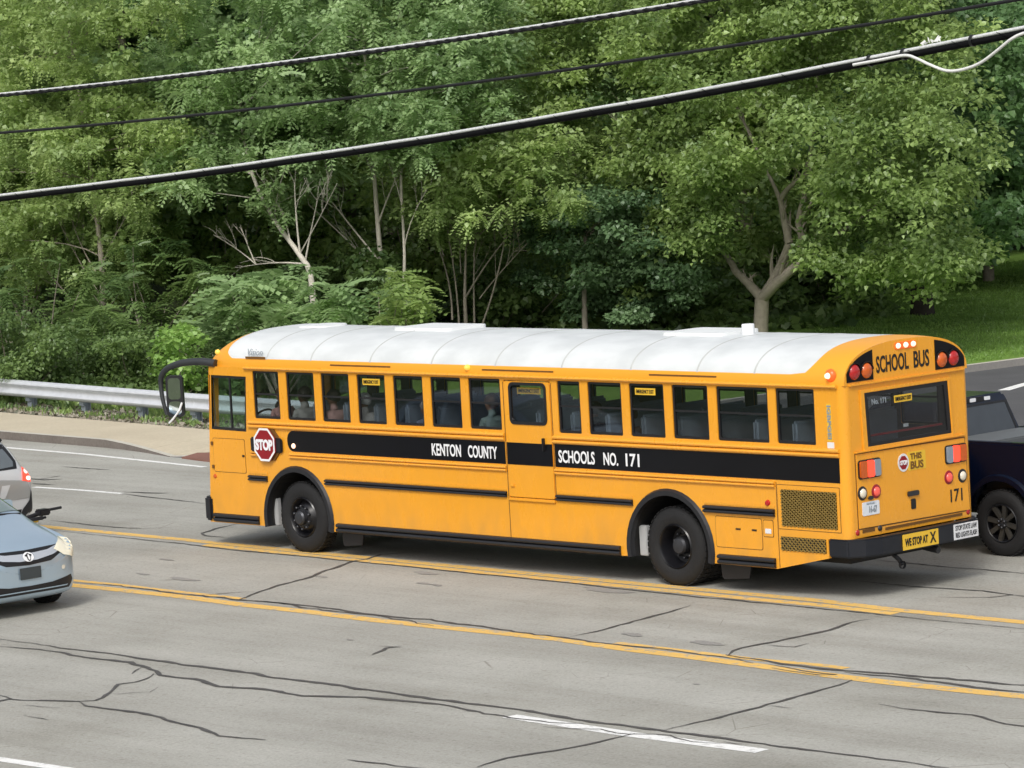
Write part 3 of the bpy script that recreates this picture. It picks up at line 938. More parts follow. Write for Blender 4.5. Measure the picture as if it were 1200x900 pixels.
for p0, p1 in (((-6.70, .02), (-6.22, .42)), ((.80, .02), (1.34, .42))):
    MB().plate([(p0[0], .36), (p0[0] + .02, .17), (p0[0] + .05, .14), (p1[0] - .05, .175), (p1[0], .36)][::-1], [], (0, .04, 0), X3, Z3, .02).build('mud_flap', M['black_rubber'], bus)
# access panels on the side
def thin_panel(x0, x1, z0, z1, r=.03, name='access_panel', o=(0, YS - .006, 0), a=X3, b=Z3, d=.012, border=.008, parent=None):
    p = MB().plate(rrect(x0, x1, z0, z1, r), [], o, a, b, d).build(name, M['bus_yellow'], parent or bus)
    nn = V(a).cross(V(b))
    MB().plate(rrect(x0 - border, x1 + border, z0 - border, z1 + border, r), [rrect(x0, x1, z0, z1, r)], V(o) - nn * .003, a, b, .006).build('panel_gap', M['seam_dark'], p)
    return p
p = thin_panel(-9.40, -8.66, 1.13, 1.625)
for z in (1.55, 1.2): MB().box(-9.44, -9.39, YS - .025, YS - .004, z - .025, z + .025).build('hinge', M['seam_dark'], p, bevel=.005)
MB().box(-8.71, -8.67, YS - .02, YS - .004, 1.37, 1.40).build('latch', M['black_frame'], p)
MB().lathe([(0, -.02), (.028, -.016), (.035, 0)], (-9.40, YS, 1.055), 'Y', 14).build('side_marker_lamp', M['amber_lens'], bus)
p = thin_panel(.865, 1.665, .585, .975)
for x in (1.22, 1.5): MB().box(x, x + .08, YS - .014, YS - .004, .82, .84).build('latch', M['black_frame'], p)
p = thin_panel(1.70, 1.86, .76, .965, .02)
MB().box(1.73, 1.83, YS - .012, YS - .004, .80, .86).build('label_sticker', M['white_sticker'], p)
MB().lathe([(0, -.03), (.03, -.026), (.042, 0)], (1.79, YS, 1.19), 'Y', 14).build('side_marker_lamp', M['red_lens'], bus)
# engine grilles with expanded metal
def mesh_grille(x0, x1, z0, z1, name='engine_grille', yb=YS):
    g = MB().box(x0, x1, yb - .006, yb - .002, z0, z1).build(name, M['dark_hole'], bus)
    mb = MB()
    dw, dh, t = .062, .045, .0065
    nx, nz = int((x1 - x0) / dw), int((z1 - z0) / dh)
    dw, dh = (x1 - x0) / nx, (z1 - z0) / nz
    def bar(p, q):
        d = V((q[0] - p[0], 0, q[1] - p[1])).normalized() * t
        w = V((-d.z, 0, d.x)) * .8
        y0, y1 = yb - .018, yb - .006
        P = [V((p[0], y0, p[1])), V((q[0], y0, q[1]))]
        v = [P[0] - w, P[1] - w, P[1] + w, P[0] + w]
        mb.add(v + [V((k.x, y1, k.z)) for k in v], [(0, 1, 2, 3), (0, 4, 5, 1), (3, 2, 6, 7)])
    for i in range(nx):
        for j in range(nz):
            cx, cz = x0 + (i + .5) * dw, z0 + (j + .5) * dh
            l, r, u, d = (cx - dw / 2, cz), (cx + dw / 2, cz), (cx, cz + dh / 2), (cx, cz - dh / 2)
            for a, b in ((l, u), (u, r), (r, d), (d, l)): bar(a, b)
    o = mb.build('expanded_metal', M['grille_olive'], g)
    tag(o, kind='stuff')
    return g
thin_panel(1.965, 3.0, .875, 1.43, .01, 'grille_frame')
mesh_grille(2.025, 2.955, .91, 1.375)
mesh_grille(1.99, 2.745, .60, .775)
# side lamps, stickers
def lamp_y(x, z, r, m, name, y=YS, d=.05):
    return MB().lathe([(0, -d), (r * .6, -d * .85), (r * .95, -d * .4), (r, 0)], (x, y, z), 'Y', 18).build(name, M[m], bus, smooth=60)
lamp_y(-7.52, 1.575, .038, 'lit_warm', 'side_turn_lamp', YS - .005, .03)
lamp_y(-3.69, 2.80, .042, 'lit_yellow', 'cab_marker_lamp', YS + .01, .06)
o = lamp_y(2.93, 2.83, .085, 'lit_orange', 'clearance_lamp', YS + .03, .06)
MB().lathe([(0, -.035), (.03, -.03), (.04, 0)], (2.93, YS - .03, 2.83), 'Y', 12).build('bulb', M['lit_warm'], o)
st = MB().box(2.855, 2.93, YS - .004, YS, 2.01, 2.48).build('vertical_sticker', M['yellow_sticker'], bus)
bold_text('IGBFGEI', .06, .42, (2.865, YS - .005, 2.46), V((0, 0, -1)), X3, M['post_steel'], st)
MB().box(2.845, 2.955, YS - .004, YS, 1.925, 2.0).build('label_sticker', M['white_sticker'], bus)
# "EMERGENCY EXIT" stickers on window glass
for x0, x1 in ((-5.93, -5.56), (-.49, -.12), (-2.74, -2.28)):
    z = 2.545 if x0 != -2.74 else 2.50
    s_ = MB().box(x0, x1, YS + .016, YS + .020, z - .04, z + .05).build('exit_sticker', M['yellow_sticker'], bus)
    bold_text('EMERGENCY EXIT', .05, x1 - x0 - .05, (x0 + .025, YS + .016, z - .02), X3, Z3, M['letter_black'], s_, bold=.01)
# stop arm
so = [(.255 * math.cos(math.radians(22.5 + 45 * k)), .255 * math.sin(math.radians(22.5 + 45 * k))) for k in range(8)]
sgn = empty('stop_arm', (-8.115, YS - .07, 1.58), parent=bus)
MB().plate([(x * 1.0, z * 1.03) for x, z in so], [], (0, 0, 0), X3, Z3, .02).build('sign_plate', M['red_sign'], sgn)
MB().plate([(x * 1.0, z * 1.03) for x, z in so], [[(x * .87, z * .9) for x, z in so]], (0, -.002, 0), X3, Z3, .003).build('white_border', M['letter_white'], sgn)
bold_text('STOP', .165, .39, (-.195, -.003, -.085), X3, Z3, M['letter_white'], sgn, bold=.055)
MB().box(-.36, .36, .02, .065, -.115, .10).build('bracket', M['black_frame'], sgn, bevel=.02)
MB().plate(so, [], (.06, .045, 0), X3, Z3, .02).build('rear_plate', M['seam_dark'], sgn)

# roof: shell with caps, painted white over the middle
def roof_sec(x):
    if x < -8.7:
        t = min(1, (-8.7 - x) / .93)
        h = .505 * math.sqrt(max(0, 1 - t ** 2.3)) + .02
        w = 1.22 - .20 * t ** 2.5
    elif x > 2.75:
        t = (x - 2.75) / .38
        h = .505 - .02 * t * t; w = 1.22 - .035 * t ** 2
    else: h, w = .505, 1.22
    return h, w
stations = [-9.628, -9.61, -9.57, -9.5, -9.4, -9.28, -9.15, -9.0, -8.85, -8.7] + list(np.arange(-8.5, 2.7, .25)) + [2.75, 2.85, 2.95, 3.05, 3.10, 3.125]
NT = 48
vs, fs, sdf = [], [], []
for x in stations:
    h, w = roof_sec(x)
    for k in range(NT + 1):
        t = PI * k / NT
        c, s = math.cos(t), math.sin(t)
        yy = YC - w * math.copysign(abs(c) ** (2 / 2.6), c)
        zz = 2.70 + h * abs(s) ** (2 / 2.35)
        vs.append((x, yy, zz))
        # rounded rectangle of white paint
        ax = max(-9.05 - x, x - 2.62)
        az = 2.835 - zz
        rr = .22
        qx, qz = ax + rr, az + rr
        sdf.append(math.hypot(max(qx, 0), max(qz, 0)) + min(max(qx, qz), 0) - rr)
n1 = NT + 1
for i in range(len(stations) - 1):
    for k in range(NT): fs.append((i * n1 + k, (i + 1) * n1 + k, (i + 1) * n1 + k + 1, i * n1 + k + 1))
me = bpy.data.meshes.new('roof')
me.from_pydata(vs, [], fs)
me.attributes.new('paint', 'FLOAT', 'POINT').data.foreach_set('value', sdf)
me.polygons.foreach_set('use_smooth', [True] * len(me.polygons))
mr = mat('roof_paint', (.80, .82, .82), .42, var=.05)
nt = mr.node_tree
bs = nt.nodes['Principled BSDF']
src = bs.inputs['Base Color'].links[0].from_socket
atn = nt.nodes.new('ShaderNodeAttribute'); atn.attribute_name = 'paint'
rp = nt.nodes.new('ShaderNodeValToRGB')
rp.color_ramp.elements[0].position = .0; rp.color_ramp.elements[1].position = .006
rp.color_ramp.elements[0].color = (0, 0, 0, 1); rp.color_ramp.elements[1].color = (1, 1, 1, 1)
nt.links.new(atn.outputs['Fac'], rp.inputs[0])
tc = nt.nodes.new('ShaderNodeTexCoord')
mpn = nt.nodes.new('ShaderNodeMapping'); mpn.inputs['Scale'].default_value = (.8, 1.3, 1.3)
nzn = nt.nodes.new('ShaderNodeTexNoise'); nzn.inputs['Scale'].default_value = 2.2; nzn.inputs['Detail'].default_value = 7
nt.links.new(tc.outputs['Object'], mpn.inputs[0]); nt.links.new(mpn.outputs[0], nzn.inputs['Vector'])
dr_ = nt.nodes.new('ShaderNodeValToRGB')
dr_.color_ramp.elements[0].position = .35; dr_.color_ramp.elements[1].position = .62
dr_.color_ramp.elements[0].color = (.60, .625, .63, 1); dr_.color_ramp.elements[1].color = (.70, .725, .73, 1)
nt.links.new(nzn.outputs[0], dr_.inputs[0])
mx2 = nt.nodes.new('ShaderNodeMix'); mx2.data_type = 'RGBA'
mx2.inputs[7].default_value = (.85, .37, .024, 1)
nt.links.new(dr_.outputs[0], mx2.inputs[6]); nt.links.new(rp.outputs[0], mx2.inputs[0])
nt.links.new(mx2.outputs[2], bs.inputs['Base Color'])
roof = link_mesh('roof', me, bus, mr)
# roof ribs, hatches, strobe
M['roof_seam'] = mat('roof_seam', (.50, .51, .50), .6, var=.15)
for x in (-8.05, -7.05, -5.75, -4.45, -3.15, -1.85, -.55, .65, 1.65):
    vs, fs = [], []
    for k in range(3, NT - 2):
        t = PI * k / NT
        c, s = math.cos(t), math.sin(t)
        for dx, up in ((-.016, .001), (-.010, .004), (.010, .004), (.016, .001)):
            vs.append((x + dx, YC - (1.22 + up) * math.copysign(abs(c) ** (2 / 2.6), c), 2.70 + (.505 + up) * abs(s) ** (2 / 2.35)))
        if k > 3: b = 4 * (k - 3); fs += [(b - 4 + j, b + j, b + j + 1, b - 3 + j) for j in range(3)]
    MB().add(vs, fs).build('roof_seam', M['roof_seam'], roof, smooth=50)
MB().plate(rrect(-6.25, -5.05, .82, 1.62, .1), [], (0, 0, 3.240), X3, Y3, .07).build('roof_hatch', M['white_roof'], roof, bevel=.012)
MB().plate(rrect(-.85, .25, .82, 1.62, .1), [], (0, 0, 3.240), X3, Y3, .07).build('roof_hatch', M['white_roof'], roof, bevel=.012)
MB().plate(rrect(-8.55, -7.95, .9, 1.55, .2), [], (0, 0, 3.225), X3, Y3, .05).build('roof_vent', M['white_roof'], roof, bevel=.02)
s_ = MB().lathe([(.085, -.13), (.085, 0.0), (.08, .015), (0, .018)], (.46, YC, 3.325), 'Z', 18).build('strobe_lamp', M['letter_white'], roof, smooth=40)
# slit marks above the rail and cab decal
for x0, x1 in ((-6.6, -5.3), (-3.4, -2.0), (-.2, 1.0)):
    MB().box(x0, x1, YS - .002, YS + .006, 2.765, 2.785).build('roof_strip', M['seam_dark'], roof)
dq = MB().box(-8.52, -8.07, YS + .002, YS + .012, 2.835, 2.865).build('cab_decal', M['seam_dark'], roof)
bold_text('Vision', .10, .36, (-8.50, YS + .03, 2.875), X3, V((0, .35, .94)), M['post_steel'], dq, bold=.0, lift=.02)
o = MB().lathe([(0, -.05), (.03, -.04), (.042, 0)], (-9.36, YS + .17, 2.90), 'Y', 16).build('clearance_lamp', M['lit_yellow'], bus, smooth=60)

# rear wall
XW = XR
RO = [(.02, .79), (2.26, .79), (2.26, 2.70), (.02, 2.70)]
WINR = [(.37, 1.925), (1.93, 1.925), (1.89, 2.565), (.33, 2.565)]
MB().plate(RO, [WINR], (XW, 0, 0), Y3, Z3, .05).build('rear_panel', M['bus_yellow'], bus)
for yc, sy in ((YS + .11, -1), (YF - .11, 1)):
    vs, fs = [], []
    for z in (.79, 2.71):
        for k in range(9):
            t = PI / 2 * k / 8
            vs.append((XW - .11 + .11 * math.sin(t), yc + sy * .11 * math.cos(t), z))
        for k in range(9):
            t = PI / 2 * (8 - k) / 8
            vs.append((XW - .11 + .07 * math.sin(t), yc + sy * .07 * math.cos(t), z))
    n = 18
    fs = [(k, (k + 1) % n, n + (k + 1) % n, n + k) for k in range(n)] + [tuple(range(n)), tuple(range(n, 2 * n))]
    MB().add(vs, fs).build('corner_post', M['bus_yellow'], bus, smooth=40)
# roof end cap face
h, w = roof_sec(3.125)
arc = []
for k in range(NT + 1):
    t = PI * k / NT
    c, s = math.cos(t), math.sin(t)
    arc.append((YC - w * math.copysign(abs(c) ** (2 / 2.6), c), 2.70 + h * abs(s) ** (2 / 2.35)))
MB().plate(arc[::-1], [], (3.135, 0, 0), Y3, Z3, .03).build('rear_cap', M['bus_yellow'], bus, bevel=.008)
def arc_at(y):
    for i in range(NT):
        if arc[i][0] <= y <= arc[i + 1][0]:
            t = (y - arc[i][0]) / max(1e-9, arc[i + 1][0] - arc[i][0])
            return arc[i][1] * (1 - t) + arc[i + 1][1] * t
    return 2.7
for y0, y1 in ((.0, .50), (1.70, 2.27)):
    top = [(y0 + (y1 - y0) * k / 10, min(arc_at(y0 + (y1 - y0) * k / 10) - .035, 3.14)) for k in range(11)]
    top = [(y, max(z, 2.76)) for y, z in top]
    MB().plate([(y0, 2.735), (y1, 2.735)] + top[::-1], [], (3.142, 0, 0), Y3, Z3, .012).build('lamp_panel', M['black_paint'], bus)
def lamp_x(y, z, r, m, name, x=3.14, d=.05, ry=None, parent=None):
    mb = MB().lathe([(0, d), (r * .6, d * .85), (r * .93, d * .4), (r, 0)], (0, 0, 0), 'X', 20)
    mb.v = [(a + x, b * (ry or 1) + y, c + z) for a, b, c in mb.v]
    return mb.build(name, M[m], parent or bus, smooth=60)
for y, m in ((.145, 'red_lens'), (.375, 'amber_lens'), (1.825, 'amber_lens'), (2.055, 'red_lens')):
    lmp = lamp_x(y, 2.855, .098, m, 'warning_lamp')
    MB().lathe([(.108, -.0), (.112, .022), (.118, .022), (.116, 0)], (3.143, y, 2.855), 'X', 24, a0=.1, a1=PI - .1).build('lamp_hood', M['black_frame'], lmp)
idp = MB().plate(rrect(.93, 1.34, 3.065, 3.15, .03), [], (3.145, 0, 0), Y3, Z3, .01).build('lamp_plate', M['lit_orange'], bus)
for y in (.99, 1.135, 1.28): lamp_x(y, 3.108, .035, 'lit_warm', 'identification_lamp', 3.146, .03, ry=1.2)
bold_text('SCHOOL', .215, .62, (3.136, .565, 2.80), Y3, Z3, M['letter_black'], bus, bold=.02)
bold_text('BUS', .215, .30, (3.136, 1.285, 2.80), Y3, Z3, M['letter_black'], bus, bold=.02)
MB().box(3.13, 3.165, .03, 2.25, 2.685, 2.71).build('ledge', M['bus_yellow'], bus, bevel=.005)
# rear window
fo = [(.25, 1.85), (2.0, 1.85), (1.955, 2.625), (.225, 2.625)]
fi = [(.335, 1.905), (1.955, 1.905), (1.915, 2.58), (.305, 2.58)]
wf = MB().plate(fo, [fi], (XW + .022, 0, 0), Y3, Z3, .024).build('rear_window', M['bus_yellow'], bus, bevel=.006)
gi = [(.40, 1.95), (1.885, 1.95), (1.845, 2.53), (.37, 2.53)]
MB().plate(fi, [gi], (XW + .012, 0, 0), Y3, Z3, .03).build('rubber_frame', M['black_frame'], wf)
MB().plate([(.34, 1.91), (1.95, 1.91), (1.91, 2.575), (.31, 2.575)], [], (XW + .002, 0, 0), Y3, Z3, .006).build('pane', M['bus_glass'], wf)
es = MB().plate([(.88, 2.40), (1.22, 2.40), (1.22, 2.49), (.88, 2.49)], [], (XW + .006, 0, 0), Y3, Z3, .003).build('exit_sticker', M['yellow_sticker'], bus)
bold_text('EMERGENCY EXIT', .05, .30, (XW + .007, .90, 2.42), Y3, Z3, M['letter_black'], es, bold=.01)
bold_text('No. 171', .07, .27, (XW + .004, .45, 2.42), Y3, Z3, M['post_steel'], bus, bold=.02)
MB().box(XW - .06, XW - .03, .42, 1.83, 2.02, 2.045).build('push_bar', M['red_sign'], bus)
MB().box(XW - .03, XW - .02, 1.07, 1.16, 2.075, 2.115).build('latch_label', M['letter_white'], bus)
# engine door
ed = MB().plate([(.105, .905), (2.255, .885), (2.205, 1.815), (.10, 1.835)], [], (XW + .012, 0, 0), Y3, Z3, .014).build('engine_door', M['bus_yellow'], bus, bevel=.004)
MB().plate([(.09, .89), (2.27, .87), (2.22, 1.83), (.085, 1.85)], [[(.105, .905), (2.255, .885), (2.205, 1.815), (.10, 1.835)]], (XW + .004, 0, 0), Y3, Z3, .006).build('panel_gap', M['seam_dark'], ed)
MB().box(XW, XW + .035, .09, 2.21, 1.848, 1.868).build('ledge', M['bus_yellow'], bus, bevel=.004)
for y0, flip in ((.125, 0), (1.80, 1)):
    hw = MB().plate(rrect(y0, y0 + .425, 1.515, 1.755, .04), [], (XW + .022, 0, 0), Y3, Z3, .012).build('tail_lamp', M['black_frame'], ed)
    cells = [('amber_lens', .02, .15), ('lit_red', .155, .285), ('grey_lens', .29, .405)]
    if flip: cells = [(m, .425 - b, .425 - a) for m, a, b in cells]
    for m, a, b in cells:
        MB().plate(rrect(y0 + a, y0 + b, 1.53, 1.74, .03), [], (XW + .045, 0, 0), Y3, Z3, .024).build('lens', M[m], hw, bevel=.01)
for y, z, m in ((.19, 1.34, 'clear_lens'), (.45, 1.335, 'red_lens'), (1.86, 1.345, 'red_lens'), (2.13, 1.335, 'clear_lens')):
    rg = lamp_x(y, z, .09, 'black_frame' if m == 'clear_lens' else 'red_sign', 'round_lamp', XW + .012, .015, parent=ed)
    lamp_x(y, z, .06, m if m == 'clear_lens' else 'lit_red_dim', 'lens', XW + .022, .03, parent=rg)
o = MB().plate(rrect(.17, .49, 1.055, 1.225, .02), [], (XW + .02, 0, 0), Y3, Z3, .006).build('licence_plate', M['plate_white'], ed)
bold_text('16-67', .085, .15, (XW + .02, .29, 1.085), Y3, Z3, M['post_steel'], o)
bold_text('KENTUCKY', .025, .16, (XW + .02, .25, 1.19), Y3, Z3, M['seat_blue'], o, bold=0)
bold_text('171', .165, .235, (XW + .012, 1.875, 1.02), Y3, Z3, M['letter_black'], ed, bold=.01)
sk_ = MB().plate(rrect(1.07, 1.42, 1.52, 1.755, .02), [], (XW + .016, 0, 0), Y3, Z3, .004).build('bus_sticker', M['yellow_sticker'], ed)
bold_text('BUS', .10, .25, (XW + .016, 1.12, 1.535), Y3, Z3, M['seam_dark'], sk_)
bold_text('THIS', .08, .22, (XW + .016, 1.12, 1.655), Y3, Z3, M['seam_dark'], sk_)
sk_ = MB().plate(ellipse(.985, 1.635, .105, .115), [], (XW + .019, 0, 0), Y3, Z3, .005).build('round_sticker', M['white_sticker'], ed)
so2 = [(.985 + .082 * math.cos(math.radians(22.5 + 45 * k)), 1.635 + .09 * math.sin(math.radians(22.5 + 45 * k))) for k in range(8)]
MB().plate(so2, [], (XW + .022, 0, 0), Y3, Z3, .003).build('octagon', M['red_sign'], sk_)
bold_text('STOP', .06, .13, (XW + .022, .92, 1.605), Y3, Z3, M['letter_white'], sk_, bold=.05)
MB().box(XW + .01, XW + .05, 1.03, 1.24, 1.20, 1.262).build('latch_pull', M['steel_dark'], ed, bevel=.01)
MB().plate(rrect(1.10, 1.19, 1.03, 1.16, .02), [], (XW + .02, 0, 0), Y3, Z3, .008).build('key_recess', M['black_frame'], ed)
MB().plate(ellipse(.33, 1.27, .05, .025), [], (XW + .03, 0, 0), Y3, Z3, .01).build('plate_lamp', M['steel_dark'], ed)
for y in (.08, 2.225): lamp_x(y, .86, .038, 'red_lens', 'reflector', XW, .012)
lamp_x(.50, .868, .04, 'steel_dark', 'tow_eye_cap', XW, .02)
MB().box(XW, XW + .006, .17, .40, .845, .885).build('recess_strip', M['seam_dark'], bus)
MB().box(XW, XW + .008, .60, 2.1, .83, .862).build('recess_strip', M['seam_dark'], bus)
# bumper
bo = [(2.80, YS - .03), (3.12, YS - .03), (3.27, .06), (3.34, .30), (3.36, YC), (3.34, 1.98), (3.27, 2.22), (3.12, YF + .03), (2.80, YF + .03)]
bi = [(2.80, YF - .02), (3.08, YF - .03), (3.20, 2.1), (3.20, .18), (3.08, YS + .03), (2.80, YS + .02)]
bp_ = MB().plate(bo + bi, [], (0, 0, .79), X3, Y3, .23).build('rear_bumper', M['bumper_black'], bus, bevel=.02)
def bumper_sticker(y0, y1, m):
    return MB().plate([(y0, .575), (y1, .575), (y1, .77), (y0, .77)], [], (3.366, 0, 0), Y3, Z3, .012).build('bumper_sticker', M[m], bp_)
s1 = bumper_sticker(.66, 1.34, 'yellow_sticker')
bold_text('WE STOP AT', .10, .44, (3.366, .69, .62), Y3, Z3, M['letter_black'], s1)
bold_text('X', .14, .12, (3.366, 1.17, .605), Y3, Z3, M['letter_black'], s1, bold=.02)
s2 = bumper_sticker(1.66, 2.14, 'white_sticker')
s2.location = (-.012, 0, 0); s2.rotation_euler = (0, 0, 0)
bold_text('STOP STATE LAW', .065, .42, (3.366, 1.69, .69), Y3, Z3, M['steel_dark'], s2, bold=.01)
bold_text('RED LIGHTS FLASH', .065, .42, (3.366, 1.69, .60), Y3, Z3, M['steel_dark'], s2, bold=.01)
MB().tube([(3.0, .85, .50), (3.12, .85, .42), (3.17, .85, .36)], .03).lathe([(.05, -.02), (.05, .02)], (3.17, .85, .36), 'X', 12).build('tow_hook', M['steel_dark'], bus)
MB().tube([(2.7, 1.62, .5), (3.12, 1.62, .44)], .045, 12).build('exhaust_pipe', M['steel_dark'], bus)
MB().box(2.2, 3.1, .15, 2.1, .50, .60).build('bumper_mount', M['chassis'], bus)

# front end
FO = [(.0, .36), (2.28, .36), (2.28, 2.70), (.0, 2.70)]
WS = rrect(.10, 2.18, 1.55, 2.55, .08)
fm = MB().plate([(-y, z) for y, z in FO], [[(-y, z) for y, z in WS]], (-9.62, 0, 0), -Y3, Z3, .05)
fm.v = [(x + (z - .36) * .075, y, z) for x, y, z in fm.v]
fm.build('front_panel', M['bus_yellow'], bus)
for yc, sy in ((YS + .10, -1), (YF - .10, 1)):
    vs = []
    for z in (.36, 2.70):
        for k in range(9):
            t = PI / 2 * k / 8
            vs.append((-9.52 - .10 * math.sin(t) + (z - .36) * .075, yc + sy * .10 * math.cos(t), z))
    MB().add(vs, [(k, k + 1, 10 + k, 9 + k) for k in range(8)]).build('corner_post', M['bus_yellow'], bus, smooth=40)
wm = MB().plate([(-y, z) for y, z in WS], [], (-9.60, 0, 0), -Y3, Z3, .01)
wm.v = [(x + (z - .36) * .075, y, z) for x, y, z in wm.v]
wm.build('windshield', M['cab_glass'], bus)
MB().plate([(-9.78, .1), (-9.66, YS - .03), (-9.50, YS - .04), (-9.50, YF + .04), (-9.66, YF + .03), (-9.78, 2.18)][::-1], [], (0, 0, .74), X3, Y3, .36).build('front_bumper', M['black_rubber'], bus, bevel=.03)
for y in (.30, 1.98):
    MB().lathe([(.10, 0), (.09, -.03), (0, -.045)], (-9.60, y, .98), 'X', 18).build('headlamp', M['clear_lens'], bus)
# mirror on its curved arm
ARM = [(-9.25, YS + .02, 2.745), (-9.5, YS - .05, 2.775), (-9.85, -.22, 2.755), (-10.12, -.28, 2.68), (-10.27, -.3, 2.56), (-10.30, -.3, 2.40), (-10.27, -.3, 2.18), (-10.22, -.28, 1.97)]
def spline(P, n=6):
    P = [V(p) for p in P]; out = []
    for i in range(len(P) - 1):
        p0, p1, p2, p3 = P[max(i - 1, 0)], P[i], P[i + 1], P[min(i + 2, len(P) - 1)]
        for k in range(n):
            t = k / n
            out.append(.5 * ((2 * p1) + (p2 - p0) * t + (2 * p0 - 5 * p1 + 4 * p2 - p3) * t * t + (3 * p1 - p0 - 3 * p2 + p3) * t ** 3))
    return out + [P[-1]]
sp = spline(ARM)
M['arm_grey'] = mat('mirror_arm_plastic', (.03, .033, .036), .45, var=.2)
arm = MB().tube(sp, [.062 - .036 * k / len(sp) for k in range(len(sp))], 12).build('mirror_arm', M['arm_grey'], bus, smooth=50)
MB().plate(rrect(-.12, .14, 1.93, 2.56, .06), [], (-10.10, -.22, 0), V((.80, .60, 0)).normalized(), Z3, .09).build('mirror_head', M['black_frame'], arm, bevel=.02)
MB().plate(rrect(-.085, .105, 2.20, 2.52, .05), [], V((-10.10, -.22, 0)) + V((.6, -.8, 0)) * .004, V((.80, .60, 0)).normalized(), Z3, .003).build('mirror_glass', M['mirror_glass'], arm)
MB().plate(rrect(-.085, .105, 1.97, 2.17, .05), [], V((-10.10, -.22, 0)) + V((.6, -.8, 0)) * .004, V((.80, .60, 0)).normalized(), Z3, .003).build('mirror_glass', M['mirror_glass'], arm)
MB().tube([(-10.22, -.25, 1.84), (-10.14, -.24, 1.90), (-10.02, -.2, 2.03), (-9.98, -.17, 2.15)], .016, 8).build('mirror_bracket', M['letter_white'], arm)

# interior: seats with high backs, dash, ceiling lining
seat_me = None
SROW = [-7.72 + .67 * k for k in range(16)]
SROW = [x for x in SROW if x < 2.2]
for ya, yb in ((.19, 1.02), (1.30, 2.15)):
    for x in SROW:
        if seat_me is None:
            s_ = MB().box(.0, .40, 0, .88, 1.40, 1.55).box(.33, .42, 0, .88, 1.50, 2.20)
            s_.box(.1, .3, .35, .55, 1.26, 1.42)
            seat_me = s_.mesh('bus_seat', bevel=.035, segs=2)
            seat_me.materials.append(M['seat_blue'])
        o = link_mesh('bus_seat', seat_me, bus)
        o.location = (x, ya, 0)
MB().box(-9.4, 3.05, -.02, 2.3, 1.235, 1.26).build('aisle_floor', M['interior'], bus)
MB().box(-8.35, -8.32, .05, .95, .95, 1.75).build('driver_partition', M['interior'], bus)
MB().plate([(-9.5, 1.0), (-9.5, 1.62), (-9.35, 1.70), (-9.15, 1.60), (-9.1, 1.0)][::-1], [], (0, .1, 0), X3, Z3, 2.0).build('dashboard', M['black_frame'], bus, bevel=.02)
sw_ = MB()
cw = V((-8.95, .52, 1.80))
ring = [cw + V((.12 * math.sin(t) * 1.0, .24 * math.cos(t), .21 * math.sin(t))) for t in [2 * PI * k / 28 for k in range(29)]]
sw_.tube(ring, .017, 8).tube([cw - V((0, .22, 0)), cw + V((0, .22, 0))], .014, 6).tube([cw, cw + V((-.3, 0, -.25))], .025, 8)
sw_.build('steering_wheel', M['black_frame'], bus, smooth=50)
MB().box(-8.72, -8.30, .28, .80, 1.15, 1.28).box(-8.40, -8.30, .28, .80, 1.28, 2.0).build('driver_seat', M['seat_blue'], bus, bevel=.04)

for yy, aa, hh, oo in ((YF - .054, X3, 1, side_outline()), (YS + .055, -X3, -1, side_outline())):
    ol = [(-9.38, 1.26), (3.02, 1.26), (3.02, 2.69), (-9.38, 2.69)]
    hl = holes + [door_hole] if hh < 0 else holes
    hl = [[(max(-9.37, p[0]), p[1]) for p in h] for h in hl]
    MB().plate([(hh * x, z) for x, z in ol], [[(hh * x, z) for x, z in h] for h in hl], (0, yy, 0), aa, Z3, .004 if hh > 0 else .004).build('wall_lining', M['interior'], bus)
